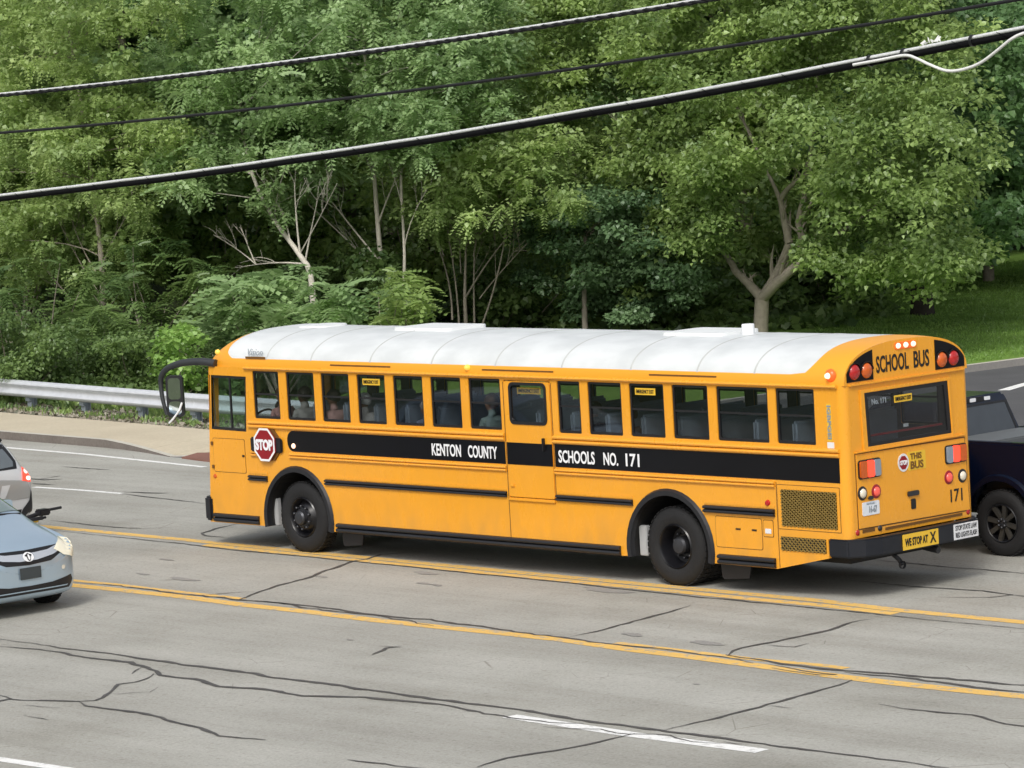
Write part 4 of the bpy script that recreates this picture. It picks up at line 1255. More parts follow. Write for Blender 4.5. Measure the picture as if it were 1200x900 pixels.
# ------------------------------------------------------------------ people in the bus
M['skin'] = mat('skin', (.42, .24, .17), .55, var=.06)
M['skin_dark'] = mat('skin_dark', (.13, .07, .045), .55, var=.06)
M['trousers'] = mat('dark_trousers', (.03, .035, .05), .8)
HAIR = {'dark': mat('hair_dark', (.02, .014, .010), .7, var=.3, scale=60), 'brown': mat('hair_brown', (.09, .05, .025), .7, var=.3, scale=60),
        'grey': mat('hair_grey', (.30, .29, .27), .7, var=.2, scale=60)}
def person(loc, rz, shirt, label, hair='dark', skin='skin', cap=None, lean=0, group='people riding in the school bus', s=1.0):
    """seated figure facing -X before rz; loc = seat point under the pelvis"""
    root = empty('person', loc, rz, label, 'person', group)
    root.scale = (s, s, s)
    J = {'pel': (0, 0, .12, .135), 'bel': (.015 + lean * .1, 0, .27, .13), 'che': (.0 + lean * .3, 0, .43, .145), 'nek0': (.005 + lean * .45, 0, .56, .075), 'nek': (-.005 + lean * .5, 0, .62, .055),
         'jaw': (-.03 + lean * .5, 0, .665, .062), 'hed': (-.012 + lean * .5, 0, .745, .094), 'top': (.0 + lean * .5, 0, .80, .075), 'nose': (-.108 + lean * .5, 0, .72, .014)}
    E_ = [('pel', 'bel', 1), ('bel', 'che', 1), ('che', 'nek0', 1), ('nek0', 'nek', 0), ('nek', 'jaw', 0), ('jaw', 'hed', 0), ('hed', 'top', 0), ('hed', 'nose', 0)]
    for q, n in ((-1, 'l'), (1, 'r')):
        cx = lean * .3
        J['sh' + n] = (cx, q * .17, .50, .062); J['el' + n] = (cx - .06, q * .215, .27, .045); J['wr' + n] = (cx - .27, q * .15, .24, .03)
        J['pa' + n] = (cx - .33, q * .14, .235, .028)
        J['ear' + n] = (.0 + lean * .5, q * .098, .73, .014)
        J['hi' + n] = (-.02, q * .09, .10, .10); J['kn' + n] = (-.43, q * .11, .12, .068); J['an' + n] = (-.45, q * .11, -.28, .045); J['to' + n] = (-.58, q * .12, -.33, .035)
        E_ += [('che', 'sh' + n, 1), ('sh' + n, 'el' + n, 1), ('el' + n, 'wr' + n, 0), ('wr' + n, 'pa' + n, 0), ('hed', 'ear' + n, 0), ('pel', 'hi' + n, 2), ('hi' + n, 'kn' + n, 2), ('kn' + n, 'an' + n, 2), ('an' + n, 'to' + n, 2)]
        for f in range(5):
            L_ = (.045, .07, .078, .072, .055)[f]
            yo = (f - 2) * .015 if f else -.035 * q
            J['f%d%s' % (f, n)] = (cx - .34 - L_ * (.5 if f == 0 else 1), q * .14 + yo, .225 - .01 * f, .0085)
            E_.append(('pa' + n, 'f%d%s' % (f, n), 0))
    keys = list(J); idx = {k: i for i, k in enumerate(keys)}
    me = bpy.data.meshes.new('body')
    me.from_pydata([J[k][:3] for k in keys], [(idx[a], idx[b]) for a, b, _ in E_], [])
    ob = bpy.data.objects.new('body', me)
    COL.objects.link(ob)
    md = ob.modifiers.new('skin', 'SKIN')
    if not me.skin_vertices: raise RuntimeError('skin layer')
    for k, sv in zip(keys, me.skin_vertices[0].data):
        sv.radius = (J[k][3], J[k][3]); sv.use_root = (k == 'pel')
    ob.modifiers.new('sub', 'SUBSURF').levels = 1
    bpy.context.view_layer.update()
    dg = bpy.context.evaluated_depsgraph_get()
    m2 = bpy.data.meshes.new_from_object(ob.evaluated_get(dg))
    bpy.data.objects.remove(ob)
    m2.materials.clear()
    sm = mat('shirt', shirt, .85, var=.12)
    for m_ in (M[skin], sm, M['trousers']): m2.materials.append(m_)
    segs = [(V(J[a][:3]), V(J[b][:3]), t, (J[a][3] + J[b][3]) / 2) for a, b, t in E_]
    for p in m2.polygons:
        c = p.center; best = (9, 0)
        for a, b, t, r in segs:
            u = max(0, min(1, (c - a).dot(b - a) / max(1e-9, (b - a).length_squared)))
            d = (c - (a + (b - a) * u)).length - r
            if d < best[0]: best = (d, t)
        p.material_index = best[1]; p.use_smooth = True
    b = link_mesh('body', m2, root)
    hx = lean * .5
    mb = MB()
    vs, fs = [], []
    for i in range(9):
        ph = PI * i / 8 * .62
        for k in range(16):
            t = 2 * PI * k / 16
            back = .5 + .5 * math.cos(t)
            ph2 = ph * (.72 + .40 * back)
            rr = .112 * (1 + .03 * math.sin(5 * t + i))
            vs.append((hx + .008 + rr * math.sin(ph2) * math.cos(t), rr * .95 * math.sin(ph2) * math.sin(t), .755 + rr * 1.08 * math.cos(ph2)))
    for i in range(8):
        for k in range(16): fs.append((i * 16 + k, i * 16 + (k + 1) % 16, (i + 1) * 16 + (k + 1) % 16, (i + 1) * 16 + k))
    mb.add(vs, fs)
    mb.build('cap' if cap else 'hair', mat('cap_cloth', cap, .8) if cap else HAIR[hair], root, smooth=70)
    if cap: MB().plate(ellipse(-.12 + hx, 0, .08, .08), [], (0, 0, .80), X3, Y3, .012).build('cap_brim', mat('cap_cloth', cap, .8), root)
    for q in (-1, 1):
        MB().lathe([(0, -.012), (.009, -.006), (.011, 0)], (hx - .098, q * .032, .752), 'X', 8).build('eye', M['letter_black'], root)
    MB().box(hx - .103, hx - .085, -.022, .022, .668, .676).build('mouth', mat('lips', (.3, .08, .07), .5), root)
    return root
PZ = 1.55
person((-8.42, .52, 1.30), 0, (.02, .02, .025), 'driver in dark top at the front side window of the bus', 'dark', 'skin', lean=-.1)
person((-8.05, .20, PZ), 0, (.42, .22, .20), 'passenger with bare arm in the window just behind the driver window', 'brown', 'skin')
person((-7.55, .20, PZ), .0, (.30, .30, .28), 'passenger with dark hair and pale grey top in second passenger window', 'dark', 'skin_dark')
person((-6.90, .20, PZ), 0, (.55, .33, .30), 'passenger in pale pink top in third passenger window', 'dark', 'skin', s=.97)
person((-6.22, .20, PZ), 0, (.75, .74, .72), 'passenger in white top and white cap in fourth passenger window', 'dark', 'skin', cap=(.7, .7, .7), s=.93)
person((-4.90, .20, PZ), .0, (.16, .18, .24), 'passenger in grey blue top in fifth passenger window', 'grey', 'skin', s=.86)
person((-3.54, .20, PZ), 0, (.20, .27, .25), 'passenger in grey green shirt beside the emergency door', 'brown', 'skin', s=1.0)
person((-1.53, .20, PZ), .0, (.03, .03, .04), 'passenger with dark hair in second window behind the emergency door', 'dark', 'skin', s=.93)
person((-.86, .20, PZ), .0, (.14, .05, .05), 'passenger in dark red top in third window behind the emergency door', 'brown', 'skin', s=.88)

# ------------------------------------------------------------------ cars
def paint(name, c, metal=.35, rough=.3):
    return mat(name, c, rough, metal, var=.05, scale=2, coat=.7)
M['van_blue'] = paint('ice_blue_paint', (.47, .60, .72), .55)
M['suv_white'] = paint('white_car_paint', (.62, .63, .64), .1)
M['suv_silver'] = paint('silver_reflective', (.42, .42, .41), .3)
M['truck_blue'] = mat('dark_blue_paint', (.001, .004, .016), .18, coat=.4, spec=.4)
M['car_glass'] = mat('car_glass', (.03, .045, .045), .05, var=.1, coat=1)
M['wind_glass'] = mat('windscreen_glass', (.16, .22, .21), .06, var=.15, scale=1.5, coat=1)
M['head_lens'] = mat('headlamp_lens', (.82, .78, .62), .12, coat=.8, var=.15, scale=12, emit=.1, ecol=(1, .95, .8))

def loft_body(stations, name, m, parent, levels=2):
    """stations: (x, [(y, z), ...]) half sections, y >= 0, bottom centre to top centre; mirrored"""
    vs, fs = [], []
    n = len(stations[0][1])
    ring = 2 * n - 2
    for x, sec in stations:
        row = [(x, y, z) for y, z in sec] + [(x, -y, z) for y, z in sec[-2:0:-1]]
        vs += row
    for i in range(len(stations) - 1):
        for k in range(ring):
            k2 = (k + 1) % ring
            fs.append((i * ring + k, (i + 1) * ring + k, (i + 1) * ring + k2, i * ring + k2))
    fs.append(tuple(range(ring)))
    e = (len(stations) - 1) * ring
    fs.append(tuple(e + k for k in range(ring))[::-1])
    me = MB().add(vs, fs).mesh(name)
    ob = bpy.data.objects.new(name, me)
    COL.objects.link(ob)
    ob.modifiers.new('sub', 'SUBSURF').levels = levels
    bpy.context.view_layer.update()
    m2 = bpy.data.meshes.new_from_object(ob.evaluated_get(bpy.context.evaluated_depsgraph_get()))
    bpy.data.objects.remove(ob)
    m2.polygons.foreach_set('use_smooth', [True] * len(m2.polygons))
    m2.materials.clear(); m2.materials.append(m)
    return link_mesh(name, m2, parent), bvh_of(m2)

def sec(w, zb, zr, zs, wt, zt, zc, ws=None):
    """half section: floor, rocker, belt, shoulder, roof rail, crown"""
    ws = ws or w
    return [(0, zb), (w * .80, zb), (w * .97, zb + .06), (w, zr), (w, (zr + zs) / 2), (ws * .985, zs - .03), (ws * .955, zs), (wt * 1.02, zt - .12), (wt * .92, zt - .02), (wt * .6, zc - .005), (0, zc)]

# minivan: nose towards +X, local origin on the road under the nose
van = empty('minivan', (-6.17, -5.82, 0), 0, 'ice blue minivan with lit headlamp cut off by the left edge', 'minivan')
vst = []
for x, w, zb, zr, zs, wt, zt, zc in [
    (0.0, .46, .36, .45, .66, .42, .68, .70),
    (-.03, .64, .27, .40, .74, .58, .77, .79),
    (-.10, .775, .22, .40, .82, .68, .87, .90),
    (-.22, .87, .19, .42, .89, .76, .95, .985),
    (-.45, .935, .19, .45, .96, .80, 1.03, 1.065),
    (-.80, .965, .19, .48, 1.02, .83, 1.11, 1.15),
    (-1.08, .975, .19, .48, 1.06, .86, 1.19, 1.235),
    (-1.20, .98, .19, .48, 1.07, .86, 1.24, 1.29),
    (-2.05, .98, .19, .48, 1.09, .72, 1.66, 1.70),
    (-2.4, .98, .19, .48, 1.10, .72, 1.73, 1.78),
    (-3.6, .98, .19, .48, 1.11, .72, 1.74, 1.80),
    (-4.6, .97, .20, .48, 1.11, .72, 1.70, 1.75),
    (-4.95, .94, .24, .48, 1.08, .74, 1.45, 1.50),
    (-5.06, .90, .30, .48, 1.02, .80, 1.10, 1.12)]:
    vst.append((x, sec(w, zb, zr, zs, wt, zt, zc)))
vb, vbvh = loft_body(vst, 'body', M['van_blue'], van)
FR = dict(o=(1, 0, 0), a=Y3, b=Z3)
def vp(outline, name, m, off=.006, parent=None, step=.05, bvh=None, fr=FR, pr=None, bevel=0):
    return patch(bvh, outline, fr['o'], fr['a'], fr['b'], off, step).build(name, M[m], parent or pr, smooth=60)
# grille: dark opening, chrome wing bars and emblem
vp([(-.60, .80), (-.36, .70), (0, .68), (.36, .70), (.60, .80), (.64, .89), (.34, .885), (0, .875), (-.34, .885), (-.64, .89)], 'grille', 'black_frame', .004, bvh=vbvh, pr=van)
vp([(-.60, .90), (-.34, .845), (-.12, .835), (.12, .835), (.34, .845), (.60, .90), (.63, .84), (.40, .775), (.14, .74), (-.14, .74), (-.40, .775), (-.63, .84)], 'grille_bar', 'chrome_pale', .014, bvh=vbvh, pr=van)
em = vp(ellipse(0, .79, .085, .062), 'emblem', 'letter_white', .024, bvh=vbvh, pr=van, step=.03)
vp(ellipse(0, .79, .03, .052, 12), 'emblem_ring', 'black_frame', .030, bvh=vbvh, parent=em, step=.02)
vp(ellipse(0, .812, .055, .018, 12), 'emblem_ring', 'black_frame', .032, bvh=vbvh, parent=em, step=.02)
vp(ellipse(0, .79, .017, .038, 12), 'emblem_centre', 'letter_white', .036, bvh=vbvh, parent=em, step=.02)
for s in (-1, 1):
    nn_ = V((.7071, s * .7071, 0)); aa_ = Z3.cross(nn_)
    h = [(-.36, .84), (-.28, .745), (-.12, .69), (.03, .72), (.11, .82), (.16, .93), (.08, .965), (-.08, .945), (-.24, .90)]
    vp([(u * s, z) for u, z in h], 'headlamp', 'head_lens', .022, bvh=vbvh, pr=van, step=.035, fr=dict(o=V((-.2, s * .82, 0)) + nn_, a=aa_, b=Z3))
vp([(-.66, .30), (.66, .30), (.74, .40), (.70, .47), (.35, .415), (0, .405), (-.35, .415), (-.70, .47), (-.74, .40)], 'air_intake', 'black_frame', .005, bvh=vbvh, pr=van)
vp([(-.60, .335), (.60, .335), (.62, .35), (-.62, .35)], 'intake_bar', 'van_blue', .016, bvh=vbvh, pr=van)
o = vp(rrect(-.17, .17, .50, .655, .01), 'licence_plate', 'plate_dark', .02, bvh=vbvh, pr=van)
for s in (-1, 1): vp(ellipse(s * .55, .585, .035, .03, 12), 'fog_lamp', 'clear_lens', .01, bvh=vbvh, pr=van, step=.03)
TOP = dict(o=(-1.6, 0, 3), a=Y3, b=V((-.88, 0, .47)).normalized())
vp([(-.80, -.42), (-.4, -.50), (.4, -.50), (.80, -.42), (.68, .42), (.4, .46), (-.4, .46), (-.68, .42)], 'windscreen', 'wind_glass', .008, bvh=vbvh, pr=van, fr=dict(o=(-1.62 + .47 * 1.2, 0, 1.48 + .88 * 1.2), a=Y3, b=V((-.88, 0, .47)).normalized()), step=.08)
MB().tube([(-1.17, .72, 1.21), (-1.11, .3, 1.25), (-1.09, -.2, 1.26), (-1.12, -.72, 1.21)], .022, 8).build('wiper_cowl', M['black_frame'], van, smooth=60)
for s in (-1, 1):
    fr_ = dict(o=(0, s * 2, 0), a=X3 if s < 0 else -X3, b=Z3)
    k = 1 if s < 0 else -1
    vp([(k * -1.45, 1.14), (k * -2.1, 1.56), (k * -2.5, 1.62), (k * -2.5, 1.14)], 'side_window', 'car_glass', .006, bvh=vbvh, pr=van, fr=fr_, step=.08)
    vp([(k * -2.6, 1.14), (k * -2.6, 1.62), (k * -3.6, 1.63), (k * -3.6, 1.14)], 'side_window', 'car_glass', .006, bvh=vbvh, pr=van, fr=fr_, step=.08)
    vp([(k * -3.7, 1.14), (k * -3.7, 1.63), (k * -4.5, 1.58), (k * -4.7, 1.16)], 'side_window', 'car_glass', .006, bvh=vbvh, pr=van, fr=fr_, step=.08)
    for cx in (-.92, -3.95):
        vp([(k * (cx + .40 * math.cos(t)), .34 + .38 * math.sin(t)) for t in [math.radians(-20 + 220 * j / 16) for j in range(17)]], 'wheel_well_shade', 'chassis', .004, bvh=vbvh, pr=van, fr=fr_, step=.08)  # flush black patch, painted shade of the wheel well; the body is uncut
        wheel(van, (cx, s * .985, .33), .33, .22, .205, 'van', -1 if s < 0 else 1, nuts=5)
    MB().plate(rrect(-.10, .10, 1.16, 1.32, .04), [], (-2.0, s * 1.08, 0), V((.3, -s * .95 * -1, 0)).normalized(), Z3, .08).build('door_mirror', M['van_blue'], van, bevel=.02)
MB().lathe([(.012, 0), (.012, .012), (0, .014)], (-1.0, .62, 1.155), 'Z', 8).build('washer_nozzle', M['black_frame'], van)

# white SUV in the turn lane, tail towards +X
suv = empty('suv', (-13.0, -1.72, 0), 0, 'white suv with lit brake lamp and a hitch rack, cut off by the left edge', 'suv')
sst = []
for x, w, zb, zr, zs, wt, zt, zc in [
    (0.0, .78, .42, .52, .78, .76, .84, .86),
    (-.05, .89, .36, .50, .98, .80, 1.06, 1.08),
    (-.12, .925, .33, .50, 1.06, .78, 1.20, 1.23),
    (-.30, .94, .31, .50, 1.08, .74, 1.46, 1.49),
    (-.48, .945, .30, .50, 1.09, .70, 1.60, 1.64),
    (-.9, .945, .28, .5, 1.08, .70, 1.66, 1.70),
    (-2.2, .945, .25, .5, 1.06, .71, 1.70, 1.74),
    (-2.9, .945, .25, .5, 1.04, .70, 1.60, 1.64),
    (-3.55, .94, .25, .5, 1.02, .84, 1.12, 1.16),
    (-4.2, .92, .25, .5, .96, .80, 1.03, 1.06),
    (-4.55, .82, .28, .5, .86, .70, .92, .94),
    (-4.65, .60, .35, .5, .74, .52, .80, .82)]:
    sst.append((x, sec(w, zb, zr, zs, wt, zt, zc)))
sb_, sbvh = loft_body(sst, 'body', M['suv_white'], suv)
RRR = dict(o=(1, 0, 0), a=Y3, b=Z3)
vp([(-.66, 1.13), (.66, 1.13), (.70, 1.24), (.62, 1.50), (.3, 1.54), (-.3, 1.54), (-.62, 1.50), (-.70, 1.24)], 'rear_window', 'black_frame', .006, bvh=sbvh, pr=suv)
vp([(-.60, 1.17), (-.2, 1.15), (.2, 1.15), (.60, 1.17), (.63, 1.24), (.55, 1.44), (-.55, 1.44), (-.63, 1.24)], 'rear_glass', 'rear_glass', .012, bvh=sbvh, pr=suv)
MB().plate([(-.62, -.60), (-.34, -.60), (-.27, -.45), (-.24, 0), (-.27, .45), (-.34, .60), (-.62, .60)], [], (0, 0, 1.60), X3, Y3, .06).build('spoiler', M['black_paint'], suv, bevel=.02)
vp([(-.82, .66), (.82, .66), (.84, .80), (.80, .93), (.3, .99), (-.3, .99), (-.80, .93), (-.84, .80)], 'tailgate_panel', 'suv_silver', .006, bvh=sbvh, pr=suv)
vp([(.22, .70), (.34, .70), (.46, .90), (.30, .90)], 'plate_recess', 'suv_white', .012, bvh=sbvh, pr=suv)
vp([(-.26, .70), (.20, .70), (.20, .86), (-.26, .86)], 'licence_plate', 'plate_white', .016, bvh=sbvh, pr=suv)
for s in (-1, 1):
    tl = vp([(s * .70, .94), (s * .90, .90), (s * .925, 1.00), (s * .915, 1.12), (s * .80, 1.14), (s * .74, 1.06)], 'tail_lamp', 'lit_red', .014, bvh=sbvh, pr=suv, step=.04)
    vp(ellipse(s * .83, 1.07, .05, .035, 10), 'bulb', 'lit_pink', .022, bvh=sbvh, parent=tl, step=.03)
    vp(ellipse(s * .83, .965, .05, .035, 10), 'bulb', 'lit_pink', .022, bvh=sbvh, parent=tl, step=.03)
    vp([(s * .60, .36), (s * .92, .38), (s * .935, .60), (s * .93, .72), (s * .86, .78), (s * .80, .62), (s * .66, .50)], 'bumper_corner', 'black_rubber', .010, bvh=sbvh, pr=suv, step=.05)
vp([(-.60, .345), (.60, .345), (.64, .50), (-.64, .50)], 'bumper_valance', 'black_rubber', .008, bvh=sbvh, pr=suv)
for s in (-1, 1):
    fr_ = dict(o=(0, s * 2, 0), a=X3 if s < 0 else -X3, b=Z3)
    k = 1 if s < 0 else -1
    for q in ([(-.55, 1.14), (-.75, 1.54), (-1.35, 1.58), (-1.35, 1.14)], [(-1.45, 1.13), (-1.45, 1.58), (-2.3, 1.58), (-2.3, 1.12)], [(-2.4, 1.12), (-2.4, 1.56), (-2.75, 1.52), (-3.3, 1.12)]):
        vp([(k * a, b) for a, b in q], 'side_window', 'car_glass', .006, bvh=sbvh, pr=suv, fr=fr_, step=.08)
    for cx in (-.95, -3.7):
        vp([(k * (cx + .43 * math.cos(t)), .38 + .42 * math.sin(t)) for t in [math.radians(-20 + 220 * j / 16) for j in range(17)]], 'wheel_well_shade', 'black_rubber', .004, bvh=sbvh, pr=suv, fr=fr_, step=.08)  # wheel well shade as a black patch laid on the closed body
        wheel(suv, (cx, s * .95, .36), .36, .23, .22, 'five', -1 if s < 0 else 1, nuts=5)
rack = empty('hitch_rack', (-13.0, -1.72, .34), 0, 'black folded bicycle rack on the hitch of the white suv', 'bike rack')
rk = MB().tube([(-.2, 0, -.02), (.62, 0, -.02), (.66, 0, .05)], .032, 8)
rk.build('hitch_bar', M['black_frame'], rack, smooth=40)
for x in (.38, .66):
    MB().tube([(x, -.75, .05), (x, .55, .07)], .03, 8).build('wheel_tray', M['black_frame'], rack, smooth=40)
MB().tube([(.62, -.1, .0), (.58, .35, .10), (.60, .60, .15), (.60, .72, .16)], .035, 8).build('arm', M['black_frame'], rack, smooth=40)
MB().box(.52, .68, .50, .70, .10, .20).build('clamp', M['black_frame'], rack, bevel=.02)
MB().tube([(.6, .70, .17), (.6, .95, .18)], .022, 8).build('handle', M['black_frame'], rack, smooth=40)
MB().tube([(.5, .45, .04), (.5, .72, .05)], .02, 8).build('strap', M['black_frame'], rack, smooth=40)
MB().box(.48, .56, .45, .55, .0, .06).build('reflector', M['yellow_sticker'], rack, bevel=.01)

# dark blue pickup beyond the bus, tail towards +X
tr = empty('pickup_truck', (2.27, 4.97, 0), 0, 'dark blue pickup truck partly hidden behind the rear of the bus', 'pickup truck')
R_ = 1.02
def tarch(cx, r, zc, z0, n=18):
    a0 = math.asin((z0 - zc) / r)
    return [(cx - r * math.cos(a0 + (PI - 2 * a0) * k / n), zc + r * math.sin(a0 + (PI - 2 * a0) * k / n)) for k in range(n + 1)]
for s in (-1, 1):
    ol = [(-1.12, .62)] + tarch(0, .56, .47, .58) + [(1.05, .60), (1.22, .66), (1.24, 1.48), (1.20, 1.53), (-1.12, 1.53)]
    if s < 0: o = MB().plate(ol, [], (0, -R_, 0), X3, Z3, .16)
    else: o = MB().plate([(-x, z) for x, z in ol], [], (0, R_, 0), -X3, Z3, .16)
    o.build('bed_side', M['truck_blue'], tr, bevel=.035, smooth=35)
    A_ = tarch(0, .56, .47, .58)
    vs, fs = [], []
    for k, (x, z) in enumerate(A_):
        l = math.hypot(x, z - .47); ux, uz = x / l, (z - .47) / l
        for rr, dd in ((-.01, -.02), (-.01, .05), (.06, .055), (.08, .0)): vs.append((x + ux * rr, s * (R_ + dd), z + uz * rr))
        if k: b = 4 * k; fs += [(b - 4 + j, b + j, b + j + 1, b - 3 + j) for j in range(3)]
    MB().add(vs, fs).build('fender_flare', M['truck_blue'], tr, smooth=40)
    ol2 = [(-4.35, .60), (-4.35, .95), (-4.1, 1.25), (-3.0, 1.37), (-1.15, 1.50), (-1.15, .60), (-3.0, .60)] + tarch(-3.62, .54, .47, .60)[::-1]
    if s < 0: o = MB().plate(ol2, [], (0, -R_ + .01, 0), X3, Z3, .16)
    else: o = MB().plate([(-x, z) for x, z in ol2], [], (0, R_ - .01, 0), -X3, Z3, .16)
    o.build('side_body', M['truck_blue'], tr, bevel=.03, smooth=35)
    MB().box(-2.9, -.75, s * (R_ - .06) - .06, s * (R_ - .06) + .06, .46, .50).build('running_board', M['black_frame'], tr, bevel=.01)
    for cx in (0, -3.62): wheel(tr, (cx, s * (R_ + .01), .445), .445, .29, .26, 'eight', -1 if s < 0 else 1, nuts=6)
    MB().plate(rrect(-.12, .12, 1.5, 1.8, .04), [], (-2.75, s * 1.2, 0), Y3, Z3, .1).build('door_mirror', M['black_frame'], tr, bevel=.02)
MB().box(-1.12, 1.15, -.88, .88, .80, .86).build('bed_floor', M['black_frame'], tr)
for ya_, yb_ in ((-.88, -.62), (.62, .88)): MB().box(-.52, .52, ya_, yb_, .86, 1.1).build('wheel_housing', M['black_frame'], tr, bevel=.04)
MB().box(1.19, 1.25, -.86, .86, .66, 1.51).build('tailgate', M['truck_blue'], tr, bevel=.02)
MB().box(1.26, 1.42, -1.0, 1.0, .50, .72).build('rear_bumper', M['chrome'], tr, bevel=.03)
MB().box(-4.55, -4.35, -1.0, 1.0, .50, .78).build('front_bumper', M['chrome'], tr, bevel=.03)
MB().box(-4.36, -4.3, -.95, .95, .70, 1.22).build('grille', M['black_frame'], tr, bevel=.02)
MB().plate([(-4.34, 1.23), (-4.1, 1.30), (-3.0, 1.42), (-3.0, 1.2), (-4.3, 1.1)][::-1], [], (0, -.95, 0), X3, Z3, 1.9).build('bonnet', M['truck_blue'], tr, bevel=.03)
MB().box(-4.2, 1.1, -.5, .5, .50, .60).build('chassis', M['chassis'], tr)
# cab: tapered greenhouse
lo = [(-3.05, -.93), (-1.15, -.93), (-1.15, .93), (-3.05, .93)]
hi = [(-2.35, -.74), (-1.32, -.76), (-1.32, .76), (-2.35, .74)]
mid = [(-2.42, -.76), (-1.28, -.78), (-1.28, .78), (-2.42, .76)]
vs = [(x, y, 1.44) for x, y in lo] + [(x, y, 1.93) for x, y in mid] + [(x, y, 2.0) for x, y in hi]
fs = [(0, 1, 5, 4), (1, 2, 6, 5), (2, 3, 7, 6), (3, 0, 4, 7), (4, 5, 9, 8), (5, 6, 10, 9), (6, 7, 11, 10), (7, 4, 8, 11), (8, 9, 10, 11), (0, 3, 2, 1)]
MB().add(vs, fs).build('cab', M['truck_blue'], tr, bevel=.03, smooth=30)
MB().box(-3.0, -1.15, -.92, .92, .62, 1.45).build('cab_floor', M['truck_blue'], tr)
bdir = V((-1.28 + 1.15, 0, .49)).normalized()
MB().plate([(-.80, .03), (.80, .03), (.70, .44), (-.70, .44)], [], V((-1.15, 0, 1.44)) + V((1, 0, .26)) * .008, Y3, bdir, .006).build('rear_window', M['truck_glass'], tr)
MB().plate([(-.84, -.02), (.84, -.02), (.75, .47), (-.75, .47)], [[(-.80, .03), (.80, .03), (.70, .44), (-.70, .44)]], V((-1.15, 0, 1.44)) + V((1, 0, .26)) * .012, Y3, bdir, .012).build('window_seal', M['black_frame'], tr)
for s in (-1, 1):
    MB().plate([(-2.9, 1.50), (-2.42, 1.88), (-1.85, 1.90), (-1.85, 1.50)] if s < 0 else [(2.9, 1.5), (1.85, 1.5), (1.85, 1.90), (2.42, 1.88)], [], (0, s * .915, 0), X3 if s < 0 else -X3, Z3, .006).build('side_window', M['car_glass'], tr).rotation_euler = (0, 0, 0)
bl = MB().plate(rrect(-.26, .26, -.035, .035, .01), [], (-1.27, 0, 1.955), Y3, Z3, .02).build('cargo_lamp', M['black_frame'], tr)
for y in (.02, .33): MB().plate(rrect(y - .06, y + .06, -.025, .025, .01), [], (-1.255, 0, 1.955), Y3, Z3, .01).build('lamp_lens', M['letter_white'], bl)
MB().box(-1.13, -.35, -.86, .84, 1.0, 1.50).build('bed_tool_box', M['bed_grey'], tr, bevel=.02)
MB().box(-.33, 1.1, .84, .862, .9, 1.50).build('bed_liner', M['bed_grey'], tr)
MB().box(.0, 1.0, -.2, .7, .86, 1.42).build('bed_crate', M['bed_light'], tr, bevel=.03)
for s in (-1, 1): MB().box(1.2, 1.262, s * .95 - .07, s * .95 + .07, 1.0, 1.35).build('tail_lamp', M['red_lens'], tr, bevel=.01)

# ------------------------------------------------------------------ overhead cables
def cable_fn(pts, curv=.0026):
    X = np.array([p[0] for p in pts]); Z = np.array([p[1] for p in pts])
    b, c = np.polyfit(X, Z - curv * X ** 2, 1)
    return lambda x: curv * x * x + b * x + c
c1 = cable_fn([(5.481, 6.79), (9.164, 6.908), (12.284, 7.072), (14.537, 7.164)])
c2 = cable_fn([(5.441, 6.45), (9.129, 6.554), (12.256, 6.72), (14.934, 6.875), (17.253, 6.997)])
c3 = cable_fn([(5.373, 5.861), (9.083, 6.078), (12.226, 6.354), (14.916, 6.596), (17.241, 6.777)])
X0, X1 = -26.0, 40.0
M['cable_black'] = mat('black_cable', (.008, .008, .010), .7, var=.3, scale=20)
M['cable_grey'] = mat('aluminium_strand', (.72, .73, .73), .5, .2, var=.3, scale=40)
M['cable_white'] = mat('white_cable', (.78, .78, .76), .4, var=.05)
def cable(fn, parts, name, label, wobble=0):
    root = empty(name, (X0, -14, fn(X0)), 0, label, 'cable')
    n = 900
    for pn, r, dy, dz, tw, m in parts:
        pts = []
        for i in range(n + 1):
            x = X0 + (X1 - X0) * i / n
            t = x * tw
            w = wobble * (math.sin(x * 2.1) + .6 * math.sin(x * 5.3 + 1))
            if tw: pts.append((x - X0, dy * math.cos(t), fn(x) + dz * math.sin(t) - fn(X0)))
            else: pts.append((x - X0, dy, fn(x) + dz + w - fn(X0)))
        MB().tube(pts, r, 8).build(pn, M[m], root, smooth=80)
    return root
cable(c1, [('strand', .010, 0, .015, 0, 'cable_grey'), ('conductor', .012, .009, .009, 26, 'cable_black'), ('conductor', .012, -.009, -.009, 26, 'cable_black')], 'power_cable', 'thin twisted grey and black cable, highest of the three', 0)
cable(c2, [('conductor', .0125, 0, 0, 0, 'cable_black')], 'telephone_cable', 'thin plain black cable between the two thicker ones')
M['cable_black'] = mat('black_cable', (.004, .004, .005), .85, var=.3, scale=20, spec=.15)
ct = cable(c3, [('support_strand', .014, -.004, .022, 0, 'cable_grey'), ('sheath', .023, 0, -.012, 0, 'cable_black'), ('conductor', .010, .018, .006, 0, 'cable_black')], 'telephone_trunk_cable', 'thick black cable bundle with pale strand, lowest of the three', .0015)
pts = []
for i in range(3000):
    x = 3 + i * .006
    t = x * 16
    pts.append((x - X0, .028 * math.cos(t), c3(x) - .002 + .031 * math.sin(t) - c3(X0)))
MB().tube(pts, .0022, 4).build('lashing_wire', M['cable_black'], ct)
def onc(px_, py_): p = at(px_, py_, 1, -14.06); return (p.x, p.y, p.z)
dw = spline([onc(1000, 76), onc(1030, 70.5), onc(1060, 65), (at(1075, 69, 1, -14.08)), at(1090, 76, 1, -14.1), at(1110, 83, 1, -14.1), at(1130, 81, 1, -14.1), at(1150, 73, 1, -14.1), at(1170, 58, 1, -14.1), at(1185, 46, 1, -14.1), at(1202, 38.5, 1, -14.08), at(1240, 33, 1, -14.06)], 6)
